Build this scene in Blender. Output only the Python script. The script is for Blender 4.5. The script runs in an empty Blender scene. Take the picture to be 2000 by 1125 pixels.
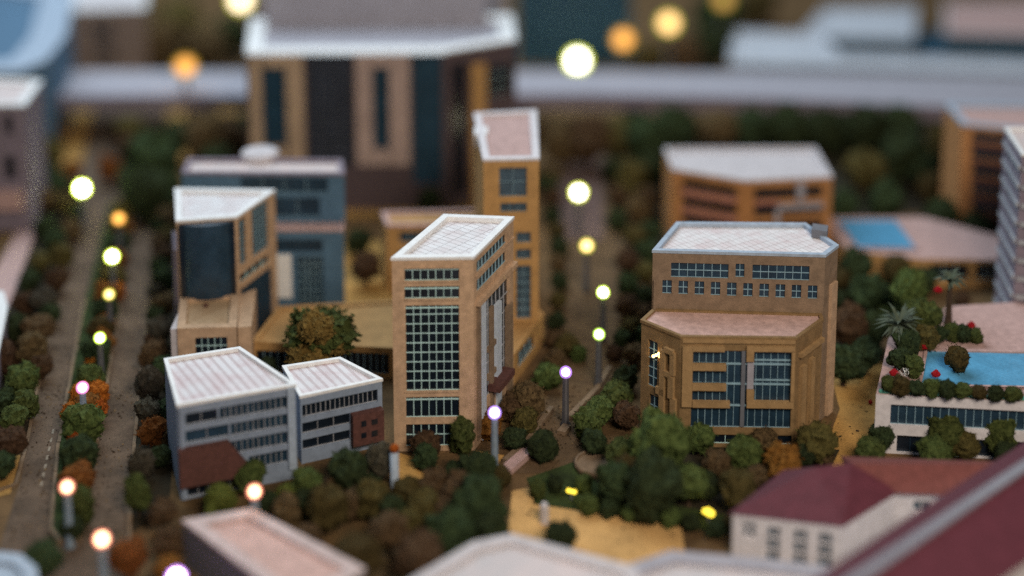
import bpy, bmesh, math, random
from mathutils import Vector, Matrix, noise
random.seed(7)
sc = bpy.context.scene
COL = sc.collection
# ------------------------------------------------------------------ camera
FPX, PITCH, V0, HC = 3066.0, math.radians(10), -259.0, 15.5      # focal length (px of the 2000 px photo), tilt, principal row, height
CP, SP = math.cos(PITCH), math.sin(PITCH)
def P(u, v, z=0.0):
    """photo pixel on the horizontal plane at height z"""
    q = (v - V0) / FPX; d = HC - z
    y = d * (CP - q * SP) / (q * CP + SP)
    zc = y * CP + d * SP
    return Vector(((u - 1000) / FPX * zc, y, z))
def depth(p): return p.y * CP + (HC - p.z) * SP
def raise_to(p, v):
    """height at which the vertical line over p crosses photo row v"""
    q = (v - V0) / FPX
    return HC - p.y * (q * CP + SP) / (CP - q * SP)
def Hpx(u, vb, vt): return raise_to(P(u, vb, 0), vt)
cam_d = bpy.data.cameras.new('camera'); cam = bpy.data.objects.new('camera', cam_d); COL.objects.link(cam)
cam.location = (0, 0, HC); cam.rotation_euler = (math.pi/2 - PITCH, 0, 0)
cam_d.sensor_width = 360; cam_d.lens = FPX / 2000 * 360
cam_d.shift_y = (V0 - 562.5) / 2000
cam_d.clip_start = 0.1; cam_d.clip_end = 1000
cam_d.dof.use_dof = True
FOCUS = depth(P(1000, 850, 0)); cam_d.dof.focus_distance = FOCUS
APERTURE = 120 * FOCUS / FPX
cam_d.dof.aperture_fstop = cam_d.lens * 1e-3 / APERTURE
sc.camera = cam
# ------------------------------------------------------------------ light
w = bpy.data.worlds.new('World'); sc.world = w; w.use_nodes = True
bg = w.node_tree.nodes['Background']; bg.inputs[0].default_value = (0.50, 0.72, 1.0, 1); bg.inputs[1].default_value = 0.06
def area(name, loc, target, sx, sy, power, color):
    l = bpy.data.lights.new(name, 'AREA'); l.shape = 'RECTANGLE'; l.size = sx; l.size_y = sy; l.energy = power; l.color = color
    o = bpy.data.objects.new(name, l); COL.objects.link(o); o.location = loc
    o.rotation_euler = (Vector(target) - Vector(loc)).to_track_quat('-Z', 'Y').to_euler()
    return o
area('ceiling_light', (-10, 50, 30), (0, 34, 0), 40, 30, 13000, (0.80, 0.92, 1.0))
area('room_light', (10, 0, 26), (0, 36, 1), 14, 9, 9000, (1.0, 0.84, 0.67))
sc.view_settings.view_transform = 'Standard'; sc.view_settings.look = 'None'
sc.view_settings.gamma = 1; sc.view_settings.use_curve_mapping = False
sc.view_settings.exposure = 0.14
sc.render.engine = 'CYCLES'
sc.cycles.use_denoising = False
sc.cycles.max_bounces = 6; sc.cycles.diffuse_bounces = 3; sc.cycles.transparent_max_bounces = 8
sc.cycles.sample_clamp_indirect = 3.0
# ------------------------------------------------------------------ materials
MATS = {}
def mat(name, col, rough=0.8, var=0.25, scale=6.0, bump=0.15, spec=0.3, col2=None, fine=60.0, rnd=0.0):
    """painted card or foam: two-scale blotchy colour and a fine grain bump"""
    if name in MATS: return MATS[name]
    m = bpy.data.materials.new(name); m.use_nodes = True; n = m.node_tree.nodes; L = m.node_tree.links
    b = n['Principled BSDF']; b.inputs['Roughness'].default_value = rough; b.inputs['Specular IOR Level'].default_value = spec
    tc = n.new('ShaderNodeTexCoord')
    n1 = n.new('ShaderNodeTexNoise'); n1.inputs['Scale'].default_value = scale; n1.inputs['Detail'].default_value = 6; n1.inputs['Roughness'].default_value = 0.65
    n2 = n.new('ShaderNodeTexNoise'); n2.inputs['Scale'].default_value = fine; n2.inputs['Detail'].default_value = 3
    L.new(tc.outputs['Object'], n1.inputs['Vector']); L.new(tc.outputs['Object'], n2.inputs['Vector'])
    r = n.new('ShaderNodeValToRGB'); r.color_ramp.elements[0].position = 0.34; r.color_ramp.elements[1].position = 0.66
    c2 = col2 or tuple(min(1, c * (1 + var)) for c in col)
    r.color_ramp.elements[0].color = (*[c * (1 - var) for c in col], 1); r.color_ramp.elements[1].color = (*c2, 1)
    L.new(n1.outputs['Fac'], r.inputs['Fac'])
    mx = n.new('ShaderNodeMix'); mx.data_type = 'RGBA'; mx.blend_type = 'MULTIPLY'; mx.inputs['Factor'].default_value = min(1, var * 1.6)
    r2 = n.new('ShaderNodeValToRGB'); r2.color_ramp.elements[0].position = 0.3; r2.color_ramp.elements[1].position = 0.6
    r2.color_ramp.elements[0].color = (0.45, 0.45, 0.45, 1)
    L.new(n2.outputs['Fac'], r2.inputs['Fac']); L.new(r.outputs['Color'], mx.inputs['A']); L.new(r2.outputs['Color'], mx.inputs['B'])
    out = mx.outputs['Result']
    if rnd:
        oi = n.new('ShaderNodeObjectInfo'); hs = n.new('ShaderNodeHueSaturation')
        mr = n.new('ShaderNodeMapRange'); mr.inputs['To Min'].default_value = 1 - rnd; mr.inputs['To Max'].default_value = 1 + rnd
        mh = n.new('ShaderNodeMapRange'); mh.inputs['To Min'].default_value = 0.5 - rnd * .06; mh.inputs['To Max'].default_value = 0.5 + rnd * .06
        L.new(oi.outputs['Random'], mr.inputs['Value']); L.new(oi.outputs['Random'], mh.inputs['Value'])
        L.new(mr.outputs['Result'], hs.inputs['Value']); L.new(mh.outputs['Result'], hs.inputs['Hue']); L.new(out, hs.inputs['Color']); out = hs.outputs['Color']
    L.new(out, b.inputs['Base Color'])
    if bump:
        bp = n.new('ShaderNodeBump'); bp.inputs['Strength'].default_value = bump; bp.inputs['Distance'].default_value = 0.03
        L.new(n2.outputs['Fac'], bp.inputs['Height']); L.new(bp.outputs['Normal'], b.inputs['Normal'])
    MATS[name] = m; return m
def tile_mat(name, col, line, sx, rot, rough=0.55, mortar=0.02, blot=None, bw=1.0, rh=.55):
    """printed roof sheet: scored lines over worn paint"""
    m = bpy.data.materials.new(name); m.use_nodes = True; n = m.node_tree.nodes; L = m.node_tree.links
    b = n['Principled BSDF']; b.inputs['Roughness'].default_value = rough; b.inputs['Specular IOR Level'].default_value = 0.4
    tc = n.new('ShaderNodeTexCoord'); mp = n.new('ShaderNodeMapping'); mp.inputs['Rotation'].default_value = (0, 0, rot)
    br = n.new('ShaderNodeTexBrick'); br.offset = 0.0; br.inputs['Scale'].default_value = sx; br.inputs['Mortar Size'].default_value = mortar
    br.inputs['Brick Width'].default_value = bw; br.inputs['Row Height'].default_value = rh
    br.inputs['Color1'].default_value = (*col, 1); br.inputs['Color2'].default_value = (*[c * .93 for c in col], 1); br.inputs['Mortar'].default_value = (*line, 1)
    L.new(tc.outputs['Object'], mp.inputs['Vector'])
    nz = n.new('ShaderNodeTexNoise'); nz.inputs['Scale'].default_value = 14; nz.inputs['Detail'].default_value = 6
    wob = n.new('ShaderNodeMix'); wob.data_type = 'RGBA'; wob.blend_type = 'LINEAR_LIGHT'; wob.inputs['Factor'].default_value = 0.012
    L.new(mp.outputs['Vector'], wob.inputs['A']); L.new(nz.outputs['Color'], wob.inputs['B']); L.new(wob.outputs['Result'], br.inputs['Vector'])
    L.new(tc.outputs['Object'], nz.inputs['Vector'])
    nb = n.new('ShaderNodeTexNoise'); nb.inputs['Scale'].default_value = 2.4; nb.inputs['Detail'].default_value = 7; nb.inputs['Roughness'].default_value = .7
    L.new(tc.outputs['Object'], nb.inputs['Vector'])
    r = n.new('ShaderNodeValToRGB'); r.color_ramp.elements[0].position = .42; r.color_ramp.elements[1].position = .7
    r.color_ramp.elements[0].color = (1, 1, 1, 1); r.color_ramp.elements[1].color = (*(blot or (.82, .68, .66)), 1)
    L.new(nb.outputs['Fac'], r.inputs['Fac'])
    mx = n.new('ShaderNodeMix'); mx.data_type = 'RGBA'; mx.blend_type = 'MULTIPLY'; mx.inputs['Factor'].default_value = .8
    L.new(br.outputs['Color'], mx.inputs['A']); L.new(r.outputs['Color'], mx.inputs['B']); L.new(mx.outputs['Result'], b.inputs['Base Color'])
    bp = n.new('ShaderNodeBump'); bp.inputs['Strength'].default_value = .25; bp.inputs['Distance'].default_value = .02
    L.new(br.outputs['Fac'], bp.inputs['Height']); bp.invert = True; L.new(bp.outputs['Normal'], b.inputs['Normal'])
    MATS[name] = m; return m
def glow(name, col, strength):
    if name in MATS: return MATS[name]
    m = bpy.data.materials.new(name); m.use_nodes = True; n = m.node_tree.nodes; n.clear(); L = m.node_tree.links
    e = n.new('ShaderNodeEmission'); e.inputs[0].default_value = (*col, 1); e.inputs[1].default_value = strength
    o = n.new('ShaderNodeOutputMaterial'); L.new(e.outputs[0], o.inputs[0]); MATS[name] = m; return m
def fringe_shell_mat(name, col, strength):
    """see-through glowing shell added round a bulb to imitate a coloured lens fringe"""
    if name in MATS: return MATS[name]
    m = bpy.data.materials.new(name); m.use_nodes = True; n = m.node_tree.nodes; n.clear(); L = m.node_tree.links
    e = n.new('ShaderNodeEmission'); e.inputs[0].default_value = (*col, 1); e.inputs[1].default_value = strength
    t = n.new('ShaderNodeBsdfTransparent'); mx = n.new('ShaderNodeMixShader'); mx.inputs[0].default_value = .45
    o = n.new('ShaderNodeOutputMaterial'); L.new(t.outputs[0], mx.inputs[1]); L.new(e.outputs[0], mx.inputs[2]); L.new(mx.outputs[0], o.inputs[0])
    m.cycles.emission_sampling = 'NONE'
    MATS[name] = m; return m
TAN = mat('tan_paint', (0.56, 0.385, 0.25), var=.2, scale=5, bump=.35)
TANB = mat('brown_tan_paint', (0.26, 0.185, 0.125), var=.2, scale=5, bump=.4)
OCH = mat('ochre_paint', (0.49, 0.285, 0.11), var=.15, scale=4, bump=.3)
TERRA = mat('terracotta_paint', (0.47, 0.225, 0.085), var=.18, scale=4)
BRICK = mat('brick_paint', (0.115, 0.050, 0.042), var=.25, scale=14)
PINKB = mat('salmon_band_paint', (0.42, 0.19, 0.15), var=.15)
WHITE = mat('white_paint', (0.84, 0.86, 0.88), rough=.45, var=.08, scale=8, bump=.2, spec=.5)
SNOW = mat('worn_white_roof', (0.66, 0.65, 0.69), var=.16, scale=2.0, col2=(.72, .63, .64))
PALE = mat('pale_paint', (0.60, 0.57, 0.60), var=.14, scale=5)
BLUEG = mat('blue_grey_paint', (0.085, 0.17, 0.27), var=.12, scale=4)
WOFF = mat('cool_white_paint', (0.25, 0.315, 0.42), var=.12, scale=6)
STRAW = mat('straw_foliage', (0.20, 0.125, 0.035), rough=.95, var=.45, scale=5, bump=.8, col2=(.30, .20, .06), fine=40, spec=.1)
MAUVE = mat('dark_mauve_paint', (0.095, 0.07, 0.08), var=.15, scale=5)
LOCH = mat('golden_brown_paint', (0.27, 0.172, 0.080), var=.2, scale=5, bump=.4)
LILAC = mat('lilac_grey_paint', (0.235, 0.20, 0.25), var=.15, scale=4)
GREY = mat('concrete_grey', (0.37, 0.365, 0.42), var=.12, scale=3)
GREYM = mat('mid_grey_paint', (0.25, 0.26, 0.31), var=.12)
GREYD = mat('steel_grey', (0.16, 0.17, 0.20), rough=.5, var=.1)
PINK = mat('pink_deck', (0.52, 0.355, 0.335), var=.16, scale=7, bump=.3)
PINKR = mat('rosy_roof', (0.62, 0.42, 0.38), var=.2, scale=6, bump=.3)
MAROON = mat('maroon_roof', (0.115, 0.028, 0.042), rough=.6, var=.15, scale=5)
REDT = mat('red_tile_roof', (0.20, 0.062, 0.056), rough=.7, var=.2, scale=9)
CREAMP = mat('faded_pink_paint', (0.58, 0.47, 0.46), var=.15, scale=4)
FPINK = mat('dusty_pink_paint', (0.45, 0.345, 0.315), var=.15, scale=3)
BROOF = mat('blue_grey_roof', (0.52, 0.56, 0.63), rough=.6, var=.14, scale=2)
COLW = mat('light_blue_fin', (0.56, 0.65, 0.77), rough=.5, var=.12, scale=8)
CREAM = mat('cream_paint', (0.70, 0.68, 0.72), var=.12)
GLASS = mat('dark_glass', (0.008, 0.014, 0.024), rough=.22, var=.3, scale=3, bump=0, spec=.5)
GLASSB = mat('navy_glass', (0.018, 0.046, 0.080), rough=.35, var=.3, scale=3, bump=0, spec=.5)
GLASST = mat('blue_grey_glass', (0.055, 0.095, 0.135), rough=.3, var=.3, scale=4, bump=0, spec=.5)
FTAN = mat('dusty_tan_paint', (0.47, 0.35, 0.245), var=.18, scale=3)
NAVYP = mat('slate_glass', (0.030, 0.038, 0.058), rough=.4, var=.3, scale=3, bump=0)
BLUEP = mat('steel_blue_glass', (0.018, 0.055, 0.095), rough=.4, var=.25, scale=3, bump=0)
TEAL = mat('teal_panel', (0.030, 0.095, 0.155), rough=.5, var=.2, scale=2)
FRAME = mat('pale_teal_mullion', (0.55, 0.82, 0.84), rough=.5, var=.12, bump=0)
FRAMEB = mat('blue_mullion', (0.28, 0.45, 0.55), rough=.5, var=.15, bump=0)
FRAMEW = mat('grey_mullion', (0.38, 0.40, 0.44), rough=.5, var=.15, bump=0)
BLUECOL = mat('pale_blue_paint', (0.38, 0.47, 0.59), rough=.5, var=.15, scale=8)
WATER = mat('pool_water', (0.11, 0.37, 0.62), rough=.10, var=.16, scale=2.2, bump=.25, spec=.5, fine=16)
TRUNK = mat('bark', (0.07, 0.045, 0.03), var=.3)
ROOFT = tile_mat('white_roof_sheet', (0.78, 0.79, 0.83), (0.22, 0.19, 0.19), 4.2, math.radians(38))
ROOFT2 = tile_mat('white_roof_sheet_wide', (0.80, 0.80, 0.83), (0.45, 0.42, 0.42), 5.0, math.radians(56), mortar=.03, blot=(.85, .66, .66))
ROOFS = tile_mat('striped_white_roof', (0.74, 0.73, 0.77), (0.56, 0.50, 0.52), 4.5, math.radians(58), mortar=.14, blot=(.84, .66, .66), bw=9.0, rh=.7)
ROOFT3 = tile_mat('ochre_roof_sheet', (0.50, 0.36, 0.22), (0.28, 0.18, 0.1), 4.5, math.radians(40), blot=(.8, .7, .6))
ROOFP = mat('pale_roof_sheet', (0.66, 0.61, 0.62), rough=.6, var=.12, scale=4, col2=(.70, .58, .56))
GROUND = mat('model_ground', (0.155, 0.092, 0.040), rough=.95, var=.38, scale=.9, bump=.7, fine=22)
SAND = mat('sand_ground', (0.66, 0.40, 0.155), rough=.95, var=.2, scale=1.4, bump=.6, fine=26)
SHADE_SOIL = mat('shade_dark_soil', (0.03, 0.024, 0.013), rough=1, var=.4, scale=2, bump=.8, fine=24)  # soil taken nearly black, with shade put into its colour
SOILW = mat('warm_brown_soil', (0.13, 0.08, 0.034), rough=1, var=.45, scale=1.3, bump=.8, fine=22)
OCHG = mat('ochre_ground', (0.50, 0.285, 0.085), rough=.95, var=.25, scale=1.4, bump=.6, fine=26)
ASPH = mat('brown_road', (0.130, 0.090, 0.062), rough=.95, var=.34, scale=1.7, bump=.6, fine=34)
STREET = mat('ochre_brown_street', (0.13, 0.082, 0.042), rough=.95, var=.25, scale=1.6, bump=.6, fine=30)
ROADP = mat('mauve_road', (0.15, 0.10, 0.09), rough=.95, var=.15, scale=2, bump=.3)
KERB = mat('kerb_sand', (0.22, 0.155, 0.10), rough=.9, var=.2, scale=6)
LINE = mat('road_paint', (0.30, 0.25, 0.19), var=.3, scale=20)
LAWN = mat('lawn_flock', (0.035, 0.055, 0.014), rough=1, var=.4, scale=3, bump=1, fine=30)
FOL = {
 'green': mat('green_foliage', (0.048, 0.078, 0.022), rough=.95, var=.42, scale=5, bump=.8, col2=(.13, .165, .05), fine=40, rnd=.28, spec=.1),
 'dark': mat('dark_green_foliage', (0.022, 0.038, 0.018), rough=.95, var=.42, scale=5, bump=.8, col2=(.058, .082, .034), fine=40, rnd=.28, spec=.1),
 'olive': mat('olive_foliage', (0.085, 0.070, 0.024), rough=.95, var=.42, scale=5, bump=.8, col2=(.13, .10, .035), fine=40, rnd=.28, spec=.1),
 'brown': mat('brown_foliage', (0.085, 0.052, 0.028), rough=.95, var=.42, scale=5, bump=.8, col2=(.16, .10, .052), fine=40, rnd=.28, spec=.1),
 'grey': mat('grey_green_foliage', (0.07, 0.065, 0.048), rough=.95, var=.42, scale=5, bump=.8, col2=(.12, .105, .075), fine=40, rnd=.25, spec=.1),
 'bright': mat('bright_green_foliage', (0.11, 0.14, 0.025), rough=.95, var=.4, scale=5, bump=.8, col2=(.17, .19, .045), fine=40, rnd=.15, spec=.1),
 'orange': mat('orange_flower_foam', (0.42, 0.10, 0.012), rough=.95, var=.35, scale=5, bump=.8, col2=(.60, .19, .03), fine=40, rnd=.2, spec=.1),
 'rust': mat('rust_foliage', (0.20, 0.075, 0.02), rough=.95, var=.42, scale=5, bump=.8, col2=(.30, .12, .03), fine=40, rnd=.2, spec=.1),
 'red': mat('red_flower_foam', (0.52, 0.008, 0.02), rough=.9, var=.3, scale=5, bump=.8),
 'yellow': mat('yellow_flower_foam', (0.65, 0.46, 0.02), rough=.9, var=.3, scale=5, bump=.8),
}
# ------------------------------------------------------------------ object helpers
def obj(name, bm, m, parent=None, smooth=False):
    me = bpy.data.meshes.new(name); 
    if parent is not None and parent.get('_w'):
        bm.transform(Matrix.Translation(-Vector(parent['_w'])))
    bmesh.ops.recalc_face_normals(bm, faces=bm.faces) if not smooth else None
    bm.to_mesh(me); bm.free(); me.materials.append(m)
    if smooth:
        for p in me.polygons: p.use_smooth = True
    o = bpy.data.objects.new(name, me); COL.objects.link(o)
    if parent is not None:
        o.parent = parent
        if parent.get('_w'): o['_w'] = parent['_w']
    return o
def thing(name, label, cat, loc=(0, 0, 0), group=None):
    o = bpy.data.objects.new(name, None); COL.objects.link(o); o.location = loc; o['_w'] = tuple(loc); o.empty_display_size = .2
    tag(o, label, cat, group); return o
def tag(o, label, cat, group=None):
    o['label'] = label; o['category'] = cat
    if group: o['group'] = group
    return o
def struct(name, bm, m):
    o = obj(name, bm, m); o['kind'] = 'structure'; return o
def box(bm, c, ax, ay, az):
    """box from a corner and three edge vectors"""
    v = [bm.verts.new(c + ax * i + ay * j + az * k) for k in (0, 1) for j in (0, 1) for i in (0, 1)]
    for f in ((0, 2, 3, 1), (4, 5, 7, 6), (0, 1, 5, 4), (2, 6, 7, 3), (0, 4, 6, 2), (1, 3, 7, 5)): bm.faces.new([v[i] for i in f])
def prism(bm, poly, z0, z1):
    a = [bm.verts.new((p.x, p.y, z0)) for p in poly]; b = [bm.verts.new((p.x, p.y, z1)) for p in poly]; k = len(poly)
    bm.faces.new(a[::-1]); bm.faces.new(b)
    for i in range(k): bm.faces.new((a[i], a[(i + 1) % k], b[(i + 1) % k], b[i]))
def lathe(bm, c, prof, seg=14):
    rings = []
    for r, z in prof:
        rings.append([bm.verts.new((c.x + r * math.cos(2 * math.pi * i / seg), c.y + r * math.sin(2 * math.pi * i / seg), c.z + z)) for i in range(seg)])
    for a, b in zip(rings, rings[1:]):
        for i in range(seg): bm.faces.new((a[i], a[(i + 1) % seg], b[(i + 1) % seg], b[i]))
    bm.faces.new(rings[0][::-1]); bm.faces.new(rings[-1])
def ball(bm, c, r, sub=2):
    bmesh.ops.create_icosphere(bm, subdivisions=sub, radius=r, matrix=Matrix.Translation(c))
def signed(poly): return sum(poly[i].x * poly[(i + 1) % len(poly)].y - poly[(i + 1) % len(poly)].x * poly[i].y for i in range(len(poly)))
def inset(poly, d):
    k = len(poly); out = []
    for i in range(k):
        a, b, c = poly[i - 1], poly[i], poly[(i + 1) % k]
        e1 = (b - a).to_2d().normalized(); e2 = (c - b).to_2d().normalized()
        n1 = Vector((-e1.y, e1.x)); n2 = Vector((-e2.y, e2.x))
        bis = n1 + n2; L = bis.length
        if L < 1e-4: bis, s = n1, d
        else:
            bis /= L; s = d / max(.3, bis.dot(n1))
        out.append(Vector((b.x + bis.x * s, b.y + bis.y * s, 0)))
    return out
class Face:
    """a vertical wall face A->B (outward to the right of nothing: CCW footprint), z0..z1"""
    def __init__(s, A, B, z0, z1):
        s.A = Vector((A.x, A.y, 0)); s.B = Vector((B.x, B.y, 0)); s.z0 = z0; s.z1 = z1
        s.L = (s.B - s.A).length; s.t = (s.B - s.A) / s.L; s.n = Vector((s.t.y, -s.t.x, 0))
    def st(s, u, v):
        q = (v - V0) / FPX; d = Vector(((u - 1000) / FPX, CP - q * SP, -(q * CP + SP)))
        k = s.A.dot(s.n) / d.dot(s.n); p = d * k
        return (p - s.A).dot(s.t), HC + p.z
    def pt(s, a, z, out=0.0): return s.A + s.t * a + s.n * out + Vector((0, 0, z))
    def rect(s, uL, vT, vB, uR):
        a0, zt = s.st(uL, vT); _, zb = s.st(uL, vB); a1, _ = s.st(uR, (vT + vB) / 2)
        a0, a1 = min(a0, a1), max(a0, a1)
        e = .025
        return max(e, a0), min(s.L - e, a1), max(s.z0 + e, zb), min(s.z1 - e, zt)
    def wall(s, bm, wins, dep):
        ss = sorted({0.0, s.L, *[x for w in wins for x in w[:2]]}); zz = sorted({s.z0, s.z1, *[x for w in wins for x in w[2:4]]})
        for a, b in zip(ss, ss[1:]):
            for c, d in zip(zz, zz[1:]):
                if b - a < 1e-5 or d - c < 1e-5: continue
                m, k = (a + b) / 2, (c + d) / 2
                if any(w[0] < m < w[1] and w[2] < k < w[3] for w in wins): continue
                bm.faces.new([bm.verts.new(s.pt(*q)) for q in ((a, c), (b, c), (b, d), (a, d))])
        for w in wins:
            a, b, c, d = w[:4]
            for q in (((a, c), (b, c)), ((b, c), (b, d)), ((b, d), (a, d)), ((a, d), (a, c))):
                bm.faces.new([bm.verts.new(s.pt(*q[0])), bm.verts.new(s.pt(*q[1])), bm.verts.new(s.pt(*q[1], -dep)), bm.verts.new(s.pt(*q[0], -dep))])
    def bar(s, bm, a0, a1, z0, z1, o0, o1):
        box(bm, s.pt(a0, z0, o0), s.t * (a1 - a0), s.n * (o1 - o0), Vector((0, 0, z1 - z0)))
class Bld:
    def __init__(s, name, label, base, cat='building', group=None):
        s.root = thing(name, label, cat, (base.x, base.y, base.z), group); s.walls = {}
    def bm(s, m):
        if m not in s.walls: s.walls[m] = bmesh.new()
        return s.walls[m]
    def block(s, poly, z0, z1, wall, wins={}, rim=(.09, .05), rimm=None, deck=None, dep=.05, glass=None, frame=None, mw=.018, over=0.012):
        """footprint (world, z ignored) from z0 to z1; wins: {edge index of the given order: [(uL,vT,vB,uR,nx,ny)]}"""
        pts = [Vector((p.x, p.y, 0)) for p in poly]; idx = list(range(len(pts)))
        if signed(pts) < 0: pts.reverse(); idx.reverse()
        k = len(pts); faces = {}
        for i in range(k):
            a, b = idx[i], idx[(i + 1) % k]
            key = a if (a + 1) % k == b else b
            F = Face(pts[i], pts[(i + 1) % k], z0, z1); faces[key] = F
            R = []
            for wv in wins.get(key, []):
                r = F.rect(*wv[:4])
                if r[1] - r[0] > .03 and r[3] - r[2] > .03: R.append((*r, *wv[4:]))
            F.wall(s.bm(wall), R, dep)
            for r in R: s.window(F, r, dep, (r[6] if len(r) > 6 and r[6] else glass) or GLASS, (r[7] if len(r) > 7 else frame) or FRAME, mw * .62)
        if rim:
            rw, rh = rim
            o = inset(pts, -over); i_ = inset(pts, rw); pb = bmesh.new()
            zt, zb = z1 + .02, z1 - rh
            vo = [pb.verts.new((p.x, p.y, zt)) for p in o]; vi = [pb.verts.new((p.x, p.y, zt)) for p in i_]
            vob = [pb.verts.new((p.x, p.y, z1 - .035)) for p in o]; vib = [pb.verts.new((p.x, p.y, zb - .02)) for p in i_]
            ow = [pb.verts.new((p.x, p.y, z1 - .035)) for p in inset(pts, .03)]
            for j in range(k):
                n = (j + 1) % k
                pb.faces.new((vo[j], vo[n], vi[n], vi[j])); pb.faces.new((vob[j], vob[n], vo[n], vo[j]))
                pb.faces.new((vi[j], vi[n], vib[n], vib[j])); pb.faces.new((ow[j], ow[n], vob[n], vob[j]))
            obj('parapet', pb, rimm or WHITE, s.root)
            db = bmesh.new(); db.faces.new([db.verts.new((p.x, p.y, zb)) for p in inset(pts, rw * .6)])
            obj('roof', db, deck or ROOFP, s.root)
        else:
            db = bmesh.new(); db.faces.new([db.verts.new((p.x, p.y, z1)) for p in pts]); obj('roof', db, deck or ROOFP, s.root)
        return faces
    def window(s, F, r, dep, glass, frame, mw):
        a, b, c, d = r[:4]; nx, ny = (r[4], r[5]) if len(r) > 5 else (1, 1)
        g = bmesh.new(); g.faces.new([g.verts.new(F.pt(*q, -dep + .004)) for q in ((a - .01, c - .01), (b + .01, c - .01), (b + .01, d + .01), (a - .01, d + .01))])
        wo = obj('window', g, glass, s.root)
        if nx > 1 or ny > 1:
            f = bmesh.new()
            for i in range(1, nx):
                x = a + (b - a) * i / nx + random.uniform(-.004, .004); h = mw / 2 * random.uniform(.8, 1.15); F.bar(f, x - h, x + h, c, d, -dep + .006, -dep + .026)
            for j in range(1, ny):
                z = c + (d - c) * j / ny; h = mw / 2; F.bar(f, a, b, z - h, z + h, -dep + .006, -dep + .024)
            for z in (c + mw * .35, d - mw * .35): F.bar(f, a, b, z - mw * .35, z + mw * .35, -dep + .006, -dep + .022)
            obj('frame', f, frame, wo)
    def box(s, name, F, px, o0, o1, m):
        a0, a1, z0, z1 = F.rect(*px); b = bmesh.new(); F.bar(b, a0, a1, z0, z1, o0, o1); return obj(name, b, m, s.root)
    def part(s, name, bm, m): return obj(name, bm, m, s.root)
    def done(s):
        for m, b in s.walls.items(): obj('wall', b, m, s.root)
def px(lst, z): return [P(u, v, z) for u, v in lst]
def g0(p): return Vector((p.x, p.y, 0))
# ------------------------------------------------------------------ setting
b = bmesh.new(); b.faces.new([b.verts.new(q) for q in ((-140, 14, 0), (140, 14, 0), (140, 220, 0), (-140, 220, 0))]); struct('ground', b, GROUND)
def sheet(name, pts, z, m):
    b = bmesh.new(); b.faces.new([b.verts.new(P(u, v, 0) + Vector((0, 0, z))) for u, v in pts]); return struct(name, b, m)
sheet('boulevard', [(-25, 1140), (40, 940), (52, 871), (105, 600), (144, 400), (185, 190), (330, 190), (311, 400), (290, 600), (262, 871), (255, 960), (250, 1140)], .006, ASPH)
sheet('central_street', [(985, 925), (1130, 925), (1190, 800), (1262, 640), (1245, 420), (1215, 250), (1080, 250), (1090, 560), (1085, 700), (1062, 800)], .006, STREET)
sheet('street_surface', [(1085, 470), (1180, 470), (1172, 250), (1092, 250)], .012, ROADP)
sheet('forecourt', [(1000, 960), (1045, 950), (1040, 985), (1330, 1028), (1345, 1125), (985, 1125)], .008, SAND)
sheet('grove_shade', [(1225, 225), (2010, 225), (2010, 470), (1840, 470), (1790, 415), (1280, 520), (1255, 480)], .005, SHADE_SOIL)  # dark sheet painting the shade under the trees and elevated road
sheet('belt_soil', [(300, 900), (760, 880), (1000, 920), (1000, 1125), (300, 1125)], .004, SOILW)
sheet('belt_clearing', [(760, 880), (830, 900), (835, 935), (780, 940)], .010, OCHG)
sheet('belt_clearing', [(600, 965), (680, 955), (705, 985), (640, 1010)], .010, OCHG)
sheet('belt_clearing', [(870, 930), (930, 880), (985, 890), (960, 925), (900, 955)], .010, OCHG)
sheet('bed_soil', [(1130, 900), (1260, 850), (1640, 880), (1600, 960), (1430, 1010), (1180, 960)], .016, SHADE_SOIL)
sheet('side_soil', [(1640, 480), (1820, 500), (1800, 620), (1740, 700), (1630, 740)], .006, SHADE_SOIL)
sheet('side_path', [(1620, 720), (1730, 700), (1715, 900), (1590, 935), (1640, 800)], .008, OCHG)
sheet('courtyard', [(668, 470), (775, 470), (780, 640), (540, 640), (545, 605), (668, 600)], .008, OCHG)
sheet('rear_plaza', [(480, 395), (960, 385), (960, 425), (640, 425)], .010, OCHG)
sheet('back_plaza', [(90, 215), (470, 215), (470, 260), (330, 330), (250, 290), (110, 330)], .005, OCHG)
sheet('sidewalk', [(-60, 620), (40, 440), (75, 440), (20, 590), (-40, 760)], .012, PINK)
sheet('verge', [(-60, 900), (40, 890), (20, 965), (-60, 985)], .010, OCHG)
sheet('lawn', [(1028, 935), (1130, 900), (1330, 880), (1500, 930), (1430, 1045), (1330, 1030), (1180, 1005), (1045, 985)], .012, LAWN)
sheet('walkway', [(1600, 640), (1760, 600), (2010, 560), (2010, 640), (1740, 720)], .010, GROUND)
def kerb(name, pts, wd=.06, h=.04, m=KERB):
    b = bmesh.new()
    for (u0, v0), (u1, v1) in zip(pts, pts[1:]):
        a, c = P(u0, v0), P(u1, v1); t = (c - a); L = t.length; t /= L; n = Vector((-t.y, t.x, 0))
        k = max(1, int(L / .5))
        for i in range(k):
            hh = h * random.uniform(.85, 1.1)
            box(b, a + t * (L * i / k) - n * wd / 2 + n * random.uniform(-.008, .008), t * (L / k - .012), n * wd, Vector((0, 0, hh)))
    o = obj(name, b, m); o['kind'] = 'structure'; return o
sheet('verge_shade', [(-60, 880), (50, 868), (104, 600), (143, 400), (60, 400), (-60, 700)], .004, SHADE_SOIL)  # darkened ground, paints the dimmer light left of the boulevard
sheet('verge_shade', [(258, 1040), (264, 871), (292, 600), (312, 400), (365, 400), (350, 700), (330, 1000)], .0075, SHADE_SOIL)  # the same painted dimness on the right side
kerb('kerb', [(-10, 962), (30, 948), (52, 871), (105, 600), (140, 420)])
kerb('kerb', [(250, 1100), (256, 960), (262, 871), (290, 600), (308, 430)])
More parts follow.
